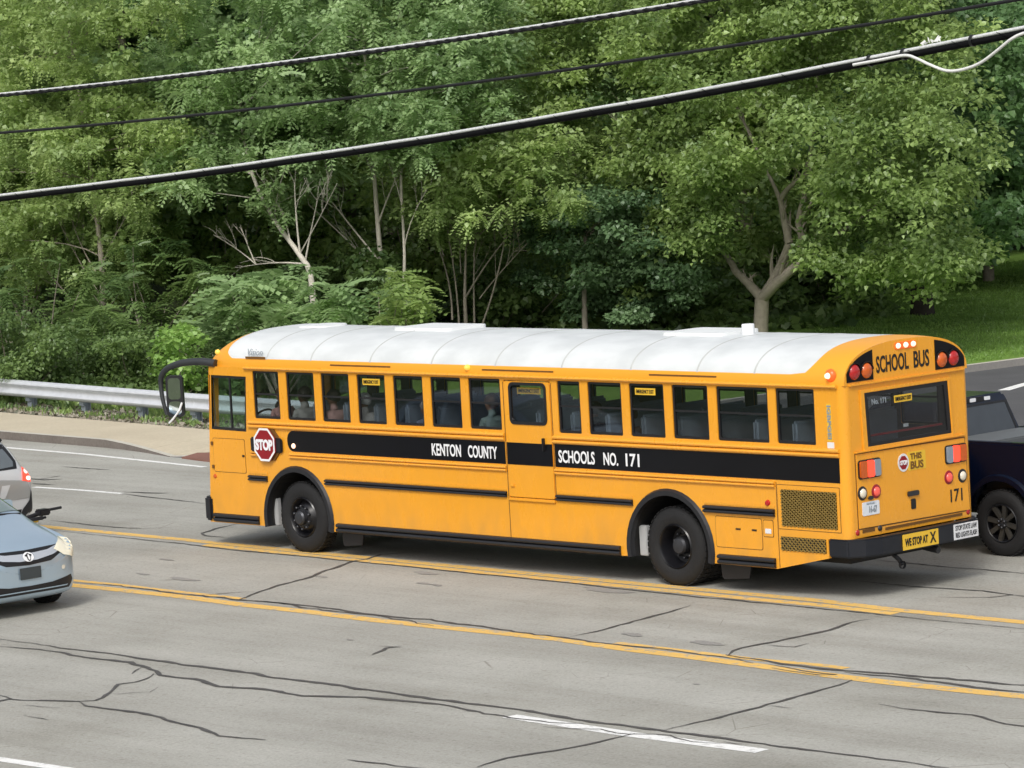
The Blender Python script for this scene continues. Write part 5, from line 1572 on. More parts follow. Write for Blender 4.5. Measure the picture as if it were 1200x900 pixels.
dwm = MB().tube([p - V(onc(1000, 76)) for p in dw], .011, 8).build('drop_wire', M['cable_white'], None, smooth=80, loc=onc(1000, 76))
tag(dwm, 'white drop wire sagging from the thick cable at the upper right', 'wire')
for q in (1020, 1060, 1141):
    p = at(q, 65, 1, -14)
    z = c3(p.x)
    MB().lathe([(.038, -.012), (.042, -.010), (.042, .010), (.038, .012)], (p.x - X0, 0, z + .002 - c3(X0)), 'X', 14).build('cable_clamp', M['black_frame'], ct)
fl = MB()
for k in range(10):
    q = 1080 + k * 2.3 + random.uniform(-1, 1)
    p = at(q, 60, 1, -14); z = c3(p.x) + .045
    a = V((random.uniform(-.03, .03), random.uniform(-.02, .02), random.uniform(.01, .045)))
    w = V((random.uniform(.008, .02), 0, random.uniform(-.01, .01)))
    b_ = V((p.x, -14, z))
    fl.add([b_ - w, b_ + w, b_ + a + w * .6, b_ + a * 1.1 - w * .5], [(0, 1, 2, 3)])
fl_o = fl.build('shredded_tape', M['cable_white'], None)
tag(fl_o, 'scraps of white tape caught on top of the thick cable', 'tape')
M['pole_wood'] = mat('pole_wood', (.16, .11, .07), .9, var=.3, scale=4, bump=.5, bscale=20)
for x, lb in ((X0, 'wooden pole holding the cables beyond the left edge'), (X1, 'wooden pole holding the cables beyond the right edge')):
    p = empty('utility_pole', (x, -14.25, 0), 0, lb, 'utility pole', 'utility poles')
    MB().tube([(0, 0, -.3), (0, 0, 12.5)], [.17, .12], 14).build('pole', M['pole_wood'], p, smooth=60)
    for fn in (c1, c2, c3): MB().tube([(0, .1, fn(x)), (0, .27, fn(x))], .03, 8).build('bracket', M['steel_dark'], p)
# ------------------------------------------------------------------ vegetation
def leaf_material(name, dark, light, trans=.35):
    m = bpy.data.materials.new(name)
    m.use_nodes = True
    nt = m.node_tree
    N, L = nt.nodes, nt.links
    N.remove(N['Principled BSDF'])
    out = N['Material Output']
    at_ = N.new('ShaderNodeAttribute'); at_.attribute_name = 'var'
    tc = N.new('ShaderNodeTexCoord')
    nz = N.new('ShaderNodeTexNoise'); nz.inputs['Scale'].default_value = .45; nz.inputs['Detail'].default_value = 4
    L.new(tc.outputs['Object'], nz.inputs['Vector'])
    ad = N.new('ShaderNodeMath'); ad.operation = 'MULTIPLY_ADD'; ad.inputs[1].default_value = .55
    sb = N.new('ShaderNodeMath'); sb.operation = 'MULTIPLY_ADD'; sb.inputs[1].default_value = 1.9; sb.inputs[2].default_value = -.72
    L.new(nz.outputs[0], sb.inputs[0]); L.new(at_.outputs['Fac'], ad.inputs[0]); L.new(sb.outputs[0], ad.inputs[2])
    cl = N.new('ShaderNodeClamp'); L.new(ad.outputs[0], cl.inputs[0])
    mx = N.new('ShaderNodeMix'); mx.data_type = 'RGBA'
    mx.inputs[6].default_value = (*dark, 1); mx.inputs[7].default_value = (*light, 1)
    L.new(cl.outputs[0], mx.inputs[0])
    df = N.new('ShaderNodeBsdfDiffuse'); L.new(mx.outputs[2], df.inputs[0])
    tl = N.new('ShaderNodeBsdfTranslucent')
    hs_ = N.new('ShaderNodeHueSaturation'); hs_.inputs['Value'].default_value = 1.25; hs_.inputs['Hue'].default_value = .485
    L.new(mx.outputs[2], hs_.inputs['Color']); L.new(hs_.outputs[0], tl.inputs[0])
    m1 = N.new('ShaderNodeMixShader'); m1.inputs[0].default_value = trans
    L.new(df.outputs[0], m1.inputs[1]); L.new(tl.outputs[0], m1.inputs[2])
    gl = N.new('ShaderNodeBsdfGlossy'); gl.inputs['Roughness'].default_value = .42; gl.inputs['Color'].default_value = (.8, .85, .8, 1)
    m2 = N.new('ShaderNodeMixShader'); m2.inputs[0].default_value = .045
    L.new(m1.outputs[0], m2.inputs[1]); L.new(gl.outputs[0], m2.inputs[2])
    L.new(m2.outputs[0], out.inputs[0])
    return m

LM = {
 'sycamore': leaf_material('leaf_yellow_green', (.09, .165, .045), (.45, .60, .20), .45),
 'broad_dark': leaf_material('leaf_dark_green', (.07, .155, .06), (.24, .40, .16), .45),
 'frond': leaf_material('leaf_blue_green', (.15, .26, .10), (.49, .66, .31), .45),
 'feather': leaf_material('leaf_olive', (.175, .28, .085), (.57, .71, .29), .5),
 'fir': leaf_material('leaf_sea_green', (.07, .14, .06), (.21, .33, .155), .35),
 'mid': leaf_material('leaf_mid_green', (.125, .225, .065), (.45, .59, .19), .45),
 'bright': leaf_material('leaf_fresh_green', (.16, .32, .06), (.44, .66, .19), .45),
 'under': leaf_material('leaf_undergrowth', (.06, .12, .04), (.24, .355, .11), .45),
 'debris': leaf_material('dry_litter', (.16, .13, .09), (.50, .46, .38), .05),
 'grass': leaf_material('grass_blade', (.14, .26, .05), (.30, .48, .11), .45),
}
M['bark_grey'] = mat('bark_grey', (.30, .265, .215), .9, var=.35, scale=9, bump=.6, bscale=24)
M['bark_pale'] = mat('bark_pale', (.56, .52, .45), .9, var=.35, scale=6, bump=.5, bscale=24)
M['bark_dark'] = mat('bark_dark', (.035, .028, .022), .95, var=.3, scale=9, bump=.6, bscale=24)

def rot_frames(d, up):
    """d: N,3 direction of the leaf, up: N,3 normal hint -> frames (x = along leaf, y = side, z = normal)"""
    d = d / (np.linalg.norm(d, axis=1, keepdims=True) + 1e-9)
    y = np.cross(up, d); y /= (np.linalg.norm(y, axis=1, keepdims=True) + 1e-9)
    z = np.cross(d, y)
    return np.stack([d, y, z], axis=2)

def instanced(tv, tf, P, R, S, var):
    """tv m,3 ; tf list of polygons with equal length"""
    m, N = len(tv), len(P)
    co = np.einsum('nij,mj->nmi', R, tv) * S[:, None, None] + P[:, None, :]
    tf = np.array(tf)
    F = (tf[None] + (np.arange(N) * m)[:, None, None]).reshape(-1, tf.shape[1])
    return co.reshape(-1, 3).astype(np.float32), F, np.repeat(var, m).astype(np.float32)

def np_mesh(name, chunks, m):
    vs, fs, va, b = [], [], [], 0
    for co, F, v in chunks:
        vs.append(co); fs.append(F + b); va.append(v); b += len(co)
    co = np.concatenate(vs); F = np.concatenate(fs); va = np.concatenate(va)
    me = bpy.data.meshes.new(name)
    k = F.shape[1]
    me.vertices.add(len(co)); me.vertices.foreach_set('co', co.ravel())
    me.loops.add(F.size); me.loops.foreach_set('vertex_index', F.ravel().astype(np.int32))
    me.polygons.add(len(F)); me.polygons.foreach_set('loop_start', (np.arange(len(F)) * k).astype(np.int32))
    me.polygons.foreach_set('loop_total', np.full(len(F), k, np.int32))
    me.attributes.new('var', 'FLOAT', 'POINT').data.foreach_set('value', va)
    me.update(calc_edges=True)
    me.materials.append(m)
    return me

# leaf templates (unit length, x along, quads)
BROAD = (np.array([(0, 0, 0), (.35, .42, .10), (1, 0, -.06), (.35, -.42, .10)]), [(0, 1, 2, 3)])
LOBED = (np.array([(0, 0, 0), (.15, .45, .06), (.55, .30, .08), (1, 0, -.12), (.55, -.30, .08), (.15, -.45, .06)]), [(0, 1, 2, 3), (0, 3, 4, 5)])
THIN = (np.array([(0, 0, 0), (.45, .13, .03), (1, 0, -.1), (.45, -.13, .03)]), [(0, 1, 2, 3)])
def frond_template(n=8, ll=.30, droop=.5, lw=.085):
    vs, fs = [], []
    for i in range(n):
        t = .15 + .85 * i / (n - 1)
        bx, bz = t, -.5 * droop * t * t
        L_ = ll * (1 - .45 * t)
        for s in (-1, 1):
            b = len(vs)
            dx, dy, dz = .42, s * .88, -.25
            vs += [(bx, s * .012, bz), (bx + dx * L_ * .45 - s * 0 + lw * .5, dy * L_ * .45, bz + dz * L_ * .35), (bx + dx * L_, dy * L_, bz + dz * L_), (bx + dx * L_ * .45 - lw * .5, dy * L_ * .45, bz + dz * L_ * .45)]
            fs.append((b, b + 1, b + 2, b + 3))
    b = len(vs)
    vs += [(0, .008, 0), (1, .004, -.5 * droop), (1, -.004, -.5 * droop), (0, -.008, 0)]
    fs.append((b, b + 1, b + 2, b + 3))
    return np.array(vs), fs
FROND = frond_template(6, .42, 1.0, .20)
FEATH = frond_template(6, .34, 1.2, .17)

def unit(v): return v / (np.linalg.norm(v, axis=1, keepdims=True) + 1e-9)

def clumps(C, Rc, n, leaf, size, flat=.55, droop=.35, tpl=BROAD, rng=RNG, spread=1.0):
    """leaves over domed clumps at C (k,3) with radii Rc (k)"""
    k = len(C)
    w = Rc ** 2; cnt = np.maximum(8, (n * w / w.sum()).astype(int))
    idx = np.repeat(np.arange(k), cnt); N = len(idx)
    d = unit(rng.normal(size=(N, 3)))
    low = d[:, 2] < -.15
    d[low, 2] *= -.6 * rng.random(low.sum())
    d = unit(d)
    r = (.55 + .5 * rng.random(N) ** .6)
    P = C[idx] + d * (Rc[idx] * r)[:, None] * np.array([1, 1, flat])
    P += rng.normal(size=(N, 3)) * .06 * spread
    out = d * np.array([1, 1, .2]) + rng.normal(size=(N, 3)) * .55
    out[:, 2] -= droop
    up = d * .7 + np.array([0, 0, .75]) + rng.normal(size=(N, 3)) * .45
    S = size * (.65 + .7 * rng.random(N))
    cv = rng.random(k)
    var = .62 * rng.random(N) + .38 * cv[idx]
    return instanced(tpl[0], tpl[1], P, rot_frames(out, up), S, var)

def rosettes(C, per, size, tpl=FROND, rng=RNG, droop=.1):
    k = len(C)
    idx = np.repeat(np.arange(k), per); N = len(idx)
    az = rng.random(N) * 2 * PI
    el = rng.uniform(-.75, .65, N) - droop
    d = np.stack([np.cos(az) * np.cos(el), np.sin(az) * np.cos(el), np.sin(el)], 1)
    P = C[idx] + rng.normal(size=(N, 3)) * .05
    up = np.tile(np.array([0, 0, 1.0]), (N, 1)) + rng.normal(size=(N, 3)) * .22
    S = size * (.7 + .6 * rng.random(N))
    cv = rng.random(k)
    return instanced(tpl[0], tpl[1], P, rot_frames(d, up), S, .5 * rng.random(N) + .5 * cv[idx])

def crown_points(c, rad, n, rng=RNG, shell=.55, bottom=-.5, lump=.25):
    """clump centres inside a lumpy ellipsoid"""
    out = []
    ph = rng.random(6) * 6.28
    while len(out) < n:
        d = rng.normal(size=3); d /= np.linalg.norm(d)
        if d[2] < bottom: continue
        a = math.atan2(d[1], d[0])
        l = 1 + lump * (math.sin(2 * a + ph[0]) * .5 + math.sin(3 * a + ph[1] + d[2] * 3) * .5 + math.sin(5 * d[2] + ph[2]) * .4)
        r = l * (shell + (1 - shell) * rng.random())
        out.append([c[0] + d[0] * rad[0] * r, c[1] + d[1] * rad[1] * r, c[2] + d[2] * rad[2] * r])
    return np.array(out)

def limb(mb, p, q, r0, r1, bend=.12, n=6, rng=random, k=7):
    p, q = V(p), V(q)
    L_ = (q - p).length
    m1 = p.lerp(q, .4) + V((rng.uniform(-1, 1), rng.uniform(-1, 1), rng.uniform(-.2, .9))) * L_ * bend
    pts = []
    for i in range(n + 1):
        t = i / n
        pts.append((1 - t) ** 2 * p + 2 * t * (1 - t) * m1 + t * t * q)
    mb.tube(pts, [r0 + (r1 - r0) * i / n for i in range(n + 1)], k)
    return pts

def tree(loc, label, trunk_path, r0, crown_mesh, bark, tips=(), name='tree', group=None, limbs=(), cname='crown', r1=None):
    root = empty(name, loc, 0, label, 'tree', group)
    mb = MB()
    tp = [V(p) for p in trunk_path]
    sp_ = spline(tp, 4)
    n = len(sp_)
    rr = [r0 * (1.45 if i == 0 else 1.12 if i == 1 else 1) * (1 - (1 - (r1 or r0 * .35) / r0) * i / n) for i in range(n)]
    mb.tube(sp_, rr, 12)
    for (a, b, ra, rb) in limbs:
        ra, rb = (ra, rb) if name == 'sycamore_tree' else (ra * .88, rb * .9)
        lpts = limb(mb, a, b, ra, rb, k=9, n=8)
        L0 = (V(b) - V(a)).length
        for _ in range(4):
            q0 = lpts[random.randint(3, 8)]
            e = (V(b) - V(a)).normalized() * .7 + V((random.uniform(-.7, .7), random.uniform(-.5, .5), random.uniform(-.1, .8)))
            q1 = q0 + e.normalized() * L0 * random.uniform(.25, .55)
            tw = limb(mb, q0, q1, max(.006, rb * .7), .004, n=5, k=5, bend=.2)
            for _ in range(2):
                e2 = e + V((random.uniform(-1, 1), random.uniform(-.6, .6), random.uniform(-.5, .8)))
                limb(mb, tw[3], tw[3] + e2.normalized() * L0 * random.uniform(.1, .25), .005, .003, n=3, k=4, bend=.2)
    for q in tips:
        q = V(q)
        best = min(sp_[n // 4:], key=lambda s: (s - q).length + abs(min(0, q.z - s.z - .3)) * 2)
        limb(mb, best, q, r0 * .22, r0 * .05, n=4, k=5)
    mb.build('trunk', M[bark], root, smooth=60)
    cr = link_mesh(cname, crown_mesh, root)
    return root

SCALE_NOTE = None
def world_z(py, px_, P):
    """height above ground of the photo row py over ground point P"""
    q = at(px_, py, 1, P.y)
    return q.z
# --- big pale sycamore, right of centre
P = ground_at(893, 84)
def lp(px_, py, dy=0.0):            # photo point carried to the tree's own plane, relative to its base
    q = at(px_, py, 1, P.y + dy); return V((q.x - P.x, q.y - P.y, q.z))
fork = lp(893, 350)
C = []
for (cx, cy, rx, ry, n_, dy) in ((720, 250, 90, 60, 26, .6), (740, 310, 90, 40, 16, .8), (640, 50, 70, 60, 24, .4), (700, 60, 120, 80, 40, 0), (850, 60, 140, 90, 44, -1.2), (1010, 70, 130, 90, 40, -.5), (1080, 190, 90, 80, 28, -1), (930, 190, 130, 70, 40, -2.0), (790, 190, 90, 60, 22, -.3), (830, 240, 80, 50, 20, -1.2),
                             (1010, 265, 110, 60, 34, -1.2), (1085, 290, 60, 45, 16, -.6), (850, 275, 70, 25, 10, -.8), (960, 310, 60, 30, 12, .2), (760, 120, 130, 60, 24, .8), (900, -40, 280, 50, 46, 0)):
    for _ in range(n_):
        a, r = RNG.random() * 2 * PI, math.sqrt(RNG.random())
        q = lp(cx + rx * r * math.cos(a), cy + ry * r * math.sin(a), dy + RNG.normal() * 1.0)
        C.append(q)
C += [V(p) for p in crown_points((0, 1.5, 6.8), (4.6, 3.6, 4.4), 110, shell=.5)]
C = np.array([tuple(c) for c in C])
def bare(c):
    q = V(c) + P - CAM_P
    z_ = q.dot(CAM_F); u_, v_ = 600 + FPX * q.dot(CAM_R) / z_, 450 - FPX * q.dot(CAM_U) / z_
    if ((u_ - 905) / 52) ** 2 + ((v_ - 262) / 62) ** 2 < 1 or ((u_ - 895) / 95) ** 2 + ((v_ - 352) / 48) ** 2 < 1: return RNG.random() < (.97 if c[1] < .9 else .55)
    return False
C = np.array([c for c in C if not bare(c)])
C = np.concatenate([C, C[RNG.integers(0, len(C), 330)] + RNG.normal(size=(330, 3)) * .38])
C = np.array([c for c in C if not bare(c)])
ch = clumps(C, RNG.uniform(.2, .6, len(C)), 125000, 'l', .115, flat=.8, tpl=LOBED, spread=2)
tree(P, 'pale green sycamore with forked trunk right above the bus roof', [(0, 0, -.2), fork * .5, fork], .19,
     np_mesh('sycamore_crown', [ch], LM['sycamore']), 'bark_grey',
     limbs=[(fork, lp(862, 318), .13, .09), (lp(862, 318), lp(800, 250), .09, .03), (fork, lp(925, 285), .14, .10), (lp(925, 285), lp(915, 235), .10, .07), (lp(915, 235), lp(945, 205), .07, .05), (lp(945, 205), lp(958, 60), .05, .02),
            (fork, lp(942, 305), .14, .11), (lp(942, 305), lp(935, 262), .10, .07), (lp(935, 262), lp(955, 205), .07, .05), (lp(915, 235), lp(860, 120), .05, .02), (lp(942, 305), lp(1040, 230), .06, .02), (lp(800, 250), lp(740, 150), .03, .012), (lp(935, 262), lp(1010, 130), .05, .02)],
     name='sycamore_tree', r1=.17)
# --- dark maple on the lawn at the far right
P = ground_at(1086, 91)
C = np.concatenate([crown_points((.3, .8, 6.6), (4.4, 4.2, 5.0), 130, shell=.5, bottom=-.75)])
C2 = []
for (cx, cy, rx, ry, n_) in ((1150, 130, 60, 90, 26), (1165, 230, 50, 60, 22), (1120, 290, 50, 28, 12), (1180, 60, 40, 60, 10), (1060, 310, 50, 25, 9)):
    for _ in range(n_):
        a, r = RNG.random() * 2 * PI, math.sqrt(RNG.random())
        C2.append(tuple(lp(cx + rx * r * math.cos(a), cy + ry * r * math.sin(a), -3.4 + RNG.normal() * .8)))
C = np.concatenate([C, np.array(C2)])
tree(P, 'dark green maple with thick dark trunk on the lawn', [(0, 0, -.2), (.0, 0, 1.2), (.05, 0, 3.0), (.1, .3, 6.5)], .33,
     np_mesh('maple_crown', [clumps(C, RNG.uniform(.4, .85, len(C)), 34000, 'l', .17, flat=.6, tpl=LOBED)], LM['broad_dark']), 'bark_dark', tips=[tuple(c) for c in C[:22]], name='maple_tree')
# --- tree of heaven group with slender pale trunks
def frond_tree(px0, dep, label, blobs, trunk_px, r0, size=.62, per=7, bark='bark_pale', leaf='frond', extra=(), name='locust_tree', tpl=FROND, ntips=26):
    global P
    P = ground_at(px0, dep)
    C = []
    for (cx, cy, rx, ry, n_, dy) in blobs:
        for _ in range(n_):
            a, r = RNG.random() * 2 * PI, math.sqrt(RNG.random())
            C.append(tuple(lp(cx + rx * r * math.cos(a), cy + ry * r * math.sin(a), dy + RNG.normal() * .9)))
    C = np.array(C)
    C = np.concatenate([C, C[RNG.integers(0, len(C), int(len(C) * .6))] + RNG.normal(size=(int(len(C) * .6), 3)) * .28])
    tp = [lp(a, b) for a, b in trunk_px]
    tp = [V((tp[0].x, tp[0].y, -.2))] + tp
    tips = [tuple(C[i]) for i in RNG.choice(len(C), min(len(C), ntips), replace=False)]
    return tree(P, label, tp, r0, np_mesh(name + '_crown', [rosettes(C, per, size * .78, tpl), clumps(C, RNG.uniform(.2, .42, len(C)), len(C) * 42, 'l', .125, flat=.7, tpl=BROAD, droop=.5)], LM[leaf]), bark, tips=tips,
                limbs=[(lp(*a), lp(*b), ra, rb) for a, b, ra, rb in extra], name=name)
frond_tree(455, 88, 'slender pale trunked tree of drooping fronds above the middle of the bus',
    [(430, 60, 130, 70, 90, 0), (400, 140, 120, 40, 60, -.5), (330, 110, 100, 60, 60, 0), (520, 90, 90, 60, 45, .5), (450, -30, 170, 50, 80, 0), (470, 140, 60, 40, 26, .3)],
    [(455, 360), (446, 300), (438, 200), (430, 100), (425, 20)], .085,
    extra=[((448, 310), (380, 225), .035, .015), ((444, 260), (472, 190), .03, .012), ((440, 220), (405, 150), .03, .01), ((450, 330), (362, 240), .03, .012)])
frond_tree(478, 87, 'thin straight stemmed young tree beside the slender pale trunk',
    [(475, 150, 60, 45, 30, 0), (490, 60, 60, 60, 30, .5), (470, 350, 26, 22, 10, -.3)],
    [(472, 360), (474, 300), (470, 200), (475, 100)], .055, size=.55,
    extra=[((474, 290), (505, 215), .02, .01), ((472, 250), (455, 190), .02, .01)], name='sapling_tree')
frond_tree(352, 86, 'leaning bare stemmed tree left of the slender trunks',
    [(270, 140, 110, 55, 60, 0), (240, 80, 90, 50, 40, .4), (210, 190, 60, 40, 24, -.2), (300, 30, 100, 50, 40, .6), (300, 225, 60, 25, 4, .8), (370, 205, 50, 20, 4, .8), (160, 120, 70, 50, 26, .5)],
    [(365, 330), (352, 300), (322, 258), (296, 205), (280, 130)], .085, size=.6,
    extra=[((352, 300), (345, 215), .035, .012), ((340, 285), (310, 215), .03, .01), ((358, 305), (372, 235), .03, .01), ((322, 258), (335, 195), .025, .01), ((300, 310), (250, 275), .02, .008), ((300, 310), (282, 265), .02, .008), ((360, 310), (300, 310), .03, .015), ((350, 300), (395, 215), .02, .008)])
frond_tree(545, 88, 'many stemmed spreading tree with bare fanned branches behind the bus middle',
    [(560, 195, 90, 35, 50, -.4), (620, 230, 60, 40, 30, -.2), (520, 235, 45, 30, 20, -.6), (545, 265, 60, 22, 12, .3), (600, 170, 90, 30, 30, .6)],
    [(545, 360), (545, 330), (546, 290)], .06, size=.5, leaf='feather', bark='bark_grey',
    extra=[((530, 375), (500, 260), .032, .012), ((538, 380), (518, 240), .03, .012), ((556, 378), (560, 220), .03, .012), ((566, 378), (598, 235), .03, .012), ((562, 350), (618, 285), .022, .008), ((520, 300), (480, 250), .02, .008), ((555, 300), (570, 225), .025, .01), ((545, 350), (610, 260), .03, .01), ((540, 320), (535, 225), .02, .008)], name='sumac_tree')
# --- olive feathery tree at the left
frond_tree(100, 90, 'tall olive green feathery tree at the upper left',
    [(60, 90, 110, 110, 150, 0), (130, 180, 100, 80, 80, .3), (20, 200, 90, 80, 80, -.2), (100, -30, 170, 60, 110, 0), (-40, 90, 60, 120, 50, 0), (90, 270, 90, 50, 50, 0)],
    [(122, 400), (120, 320), (112, 240), (95, 120), (80, 30)], .10, size=.42, per=9, leaf='feather', bark='bark_grey', tpl=FEATH,
    extra=[((120, 330), (85, 260), .03, .01), ((118, 320), (150, 250), .03, .01), ((90, 360), (40, 300), .03, .01), ((120, 350), (60, 240), .03, .01)], name='honey_locust_tree', ntips=40)
# --- sea-green tree behind the bus
P = ground_at(690, 86.5)
C = np.concatenate([np.array([tuple(lp(690 + 80 * r * math.cos(a), 270 + 60 * r * math.sin(a), RNG.normal() * .7)) for a, r in zip(RNG.random(50) * 6.28, RNG.random(50) ** .5)]),
                    np.array([tuple(lp(720 + 100 * r * math.cos(a), 330 + 45 * r * math.sin(a), .3 + RNG.normal() * .7)) for a, r in zip(RNG.random(34) * 6.28, RNG.random(34) ** .5)])])
tree(P, 'sea green bushy tree behind the bus between two lighter trees', [(0, 0, -.2), (0, 0, 1.2), (0, .2, 3.2)], .09,
     np_mesh('bushy_crown', [clumps(C, RNG.uniform(.3, .6, len(C)), 20000, 'l', .115, flat=.6, tpl=BROAD)], LM['fir']), 'bark_grey', tips=[tuple(c) for c in C[:14]], name='bushy_tree')
# --- shrubs
def shrub(px0, dep, label, blobs, leaf, size, n=5000, tpl=BROAD, fr=None, name='shrub', group=None, rc=(.25, .5), flat=.7):
    global P
    P = ground_at(px0, dep)
    C = []
    for (cx, cy, rx, ry, n_) in blobs:
        for _ in range(n_):
            a, r = RNG.random() * 2 * PI, math.sqrt(RNG.random())
            C.append(tuple(lp(cx + rx * r * math.cos(a), cy + ry * r * math.sin(a), RNG.normal() * .5)))
    C = np.array(C)
    C[:, 2] = np.maximum(C[:, 2], .15)
    C = C[RNG.random(len(C)) < .85]
    me = np_mesh(name + '_foliage', [rosettes(C, fr, size, FROND, droop=.0) if fr else clumps(C, RNG.uniform(rc[0], rc[1], len(C)), n, 'l', size, flat=flat, tpl=tpl)], LM[leaf])
    root = empty(name, P, 0, label, 'shrub', group)
    mb = MB()
    for i in RNG.choice(len(C), min(len(C), 12), replace=False):
        limb(mb, (RNG.normal() * .08, RNG.normal() * .08, -.1), tuple(C[i]), .028, .008, n=4, k=5)
    mb.build('stem', M['bark_grey'], root, smooth=60)
    link_mesh('foliage', me, root)
    return root
shrub(325, 79, 'fresh green shrub of drooping fronds behind the front of the bus roof', [(330, 350, 75, 38, 46), (280, 355, 45, 25, 18), (360, 375, 50, 25, 20), (300, 395, 60, 20, 14)], 'frond', .62, fr=8)
shrub(208, 78.5, 'small bright green sapling bush by the guardrail', [(212, 398, 22, 16, 16), (205, 425, 24, 20, 18), (225, 440, 16, 16, 8)], 'bright', .13, 1500, rc=(.14, .28))
shrub(470, 82, 'young green shrub at the foot of the slender trunks', [(470, 345, 28, 25, 18), (480, 375, 30, 15, 12)], 'mid', .5, fr=6)
ug = 'dark shrubs along the edge of the woods'
UL = [(20, 80.5, (20, 415, 70, 45, 40), 'lowest dark shrub at the left edge behind the guardrail'), (105, 81.5, (105, 410, 70, 50, 40), 'wide dark shrub left of the small bright bush'),
      (165, 80.5, (160, 430, 50, 40, 26), 'low dark shrub beside the small bright bush'), (255, 83, (255, 420, 45, 30, 18), 'dark shrub close above the bus mirror'),
      (60, 85, (60, 350, 100, 50, 50), 'tall dark shrub under the olive feathery tree'), (180, 86, (185, 340, 80, 60, 50), 'tall dark shrub left of the frond shrub'),
      (400, 90, (400, 350, 70, 50, 36), 'dark shrub behind the slender pale trunk'), (590, 91, (595, 345, 90, 45, 44), 'dark shrub behind the many stemmed tree'),
      (760, 90, (765, 345, 90, 45, 44), 'dark shrub left of the sycamore trunk'), (975, 93, (975, 350, 70, 40, 40), 'dark shrub right of the sycamore trunk'), (850, 92, (850, 355, 80, 45, 40), 'dark shrub directly behind the sycamore trunk')]
for a_, w_ in ((20, 'left of'), (140, 'right of'), (260, None), (380, None), (500, None), (620, None), (740, None), (850, None), (960, None)):
    lb_ = {20: 'tall dark thicket behind the olive feathery tree, at its left', 140: 'tall dark thicket behind the olive feathery tree, at its right', 260: 'tall dark thicket behind the frond shrub', 380: 'tall dark thicket between the leaning tree and slender pale trunk',
           500: 'tall dark thicket right of the slender pale trunk', 620: 'tall dark thicket behind the many stemmed tree', 740: 'tall dark thicket behind the sea green tree', 850: 'tall dark thicket behind the sycamore trunk', 960: 'tall dark thicket between sycamore and maple trunks'}[a_]
    UL.append((a_, 94.5, (a_, 265, 75, 95, 60), lb_))
for i, (a, d, b, lb) in enumerate(UL):
    if i in (1, 3, 4, 5): shrub(a, d, lb, [b, (b[0], min(b[1] + 45, 470), b[2], 30, 20)], 'under', .42, group=ug, fr=9)
    else: shrub(a, d, lb, [b, (b[0], min(b[1] + 45, 470), b[2], 30, 20)], 'mid' if i > 10 else 'under', .085 if i < 6 else .17, 13000 if i < 6 else 5200, group=ug, rc=(.35, .65), tpl=BROAD if i % 2 else LOBED)
# --- deeper rows of trees: four crown kinds, shared meshes
kinds = []
for i, (lf, bk, rad, n_, nl, sz) in enumerate((('mid', 'bark_grey', (3.4, 3.4, 4.6), 120, 17000, .22), ('broad_dark', 'bark_dark', (3.8, 3.8, 5.0), 130, 17000, .24), ('frond', 'bark_grey', (3.2, 3.2, 4.8), 110, 17000, .22), ('under', 'bark_dark', (3.6, 3.6, 5.6), 140, 18000, .23))):
    C = crown_points((0, 0, 6.3), rad, n_, shell=.45, bottom=-.95, lump=.35)
    cm = np_mesh('woodland_crown', [clumps(C, RNG.uniform(.55, 1.05, len(C)), nl, 'l', sz, flat=.55)], LM[lf])
    mb = MB()
    sp_ = spline([V((0, 0, -.5)), V((.1, .05, 3)), V((-.1, .1, 6.5)), V((.1, 0, 10))], 4)
    mb.tube(sp_, [.2 - .16 * k / len(sp_) for k in range(len(sp_))], 9)
    for j in range(0, 30):
        q = V(C[j]); b_ = min(sp_[3:], key=lambda s: (s - q).length + max(0, s.z - q.z) * 2)
        limb(mb, b_, q, .05, .012, n=4, k=5)
    tm = mb.mesh('woodland_trunk', smooth=60); tm.materials.append(M[bk])
    kinds.append((tm, cm, ('mid green', 'dark green', 'blue green', 'deep green')[i]))
where = [(-60, 98), (35, 101), (170, 97), (250, 104), (330, 99), (420, 106), (520, 100), (610, 104), (690, 97), (790, 103), (880, 99), (980, 105), (1070, 101), (1165, 103), (1270, 100), (-150, 104), (1370, 104),
         (-20, 116), (110, 120), (235, 115), (350, 121), (470, 116), (585, 120), (700, 115), (820, 120), (930, 116), (1050, 121), (1160, 116), (1280, 120), (-140, 121), (1390, 118)]
where += [(-250 - 185 * k, 97 + (k * 7) % 9) for k in range(7)] + [(-230 - 200 * k, 112 + (k * 5) % 9) for k in range(6)] + [(1480 + 185 * k, 100 + (k * 7) % 9) for k in range(6)] + [(1500 + 200 * k, 114 + (k * 5) % 9) for k in range(5)]
nb = ('the olive feathery tree', 'the frond shrub', 'the slender pale trunk', 'the many stemmed tree', 'the sea green tree', 'the sycamore', 'the dark maple')
nbx = (100, 300, 450, 560, 690, 890, 1100)
cnt = {}
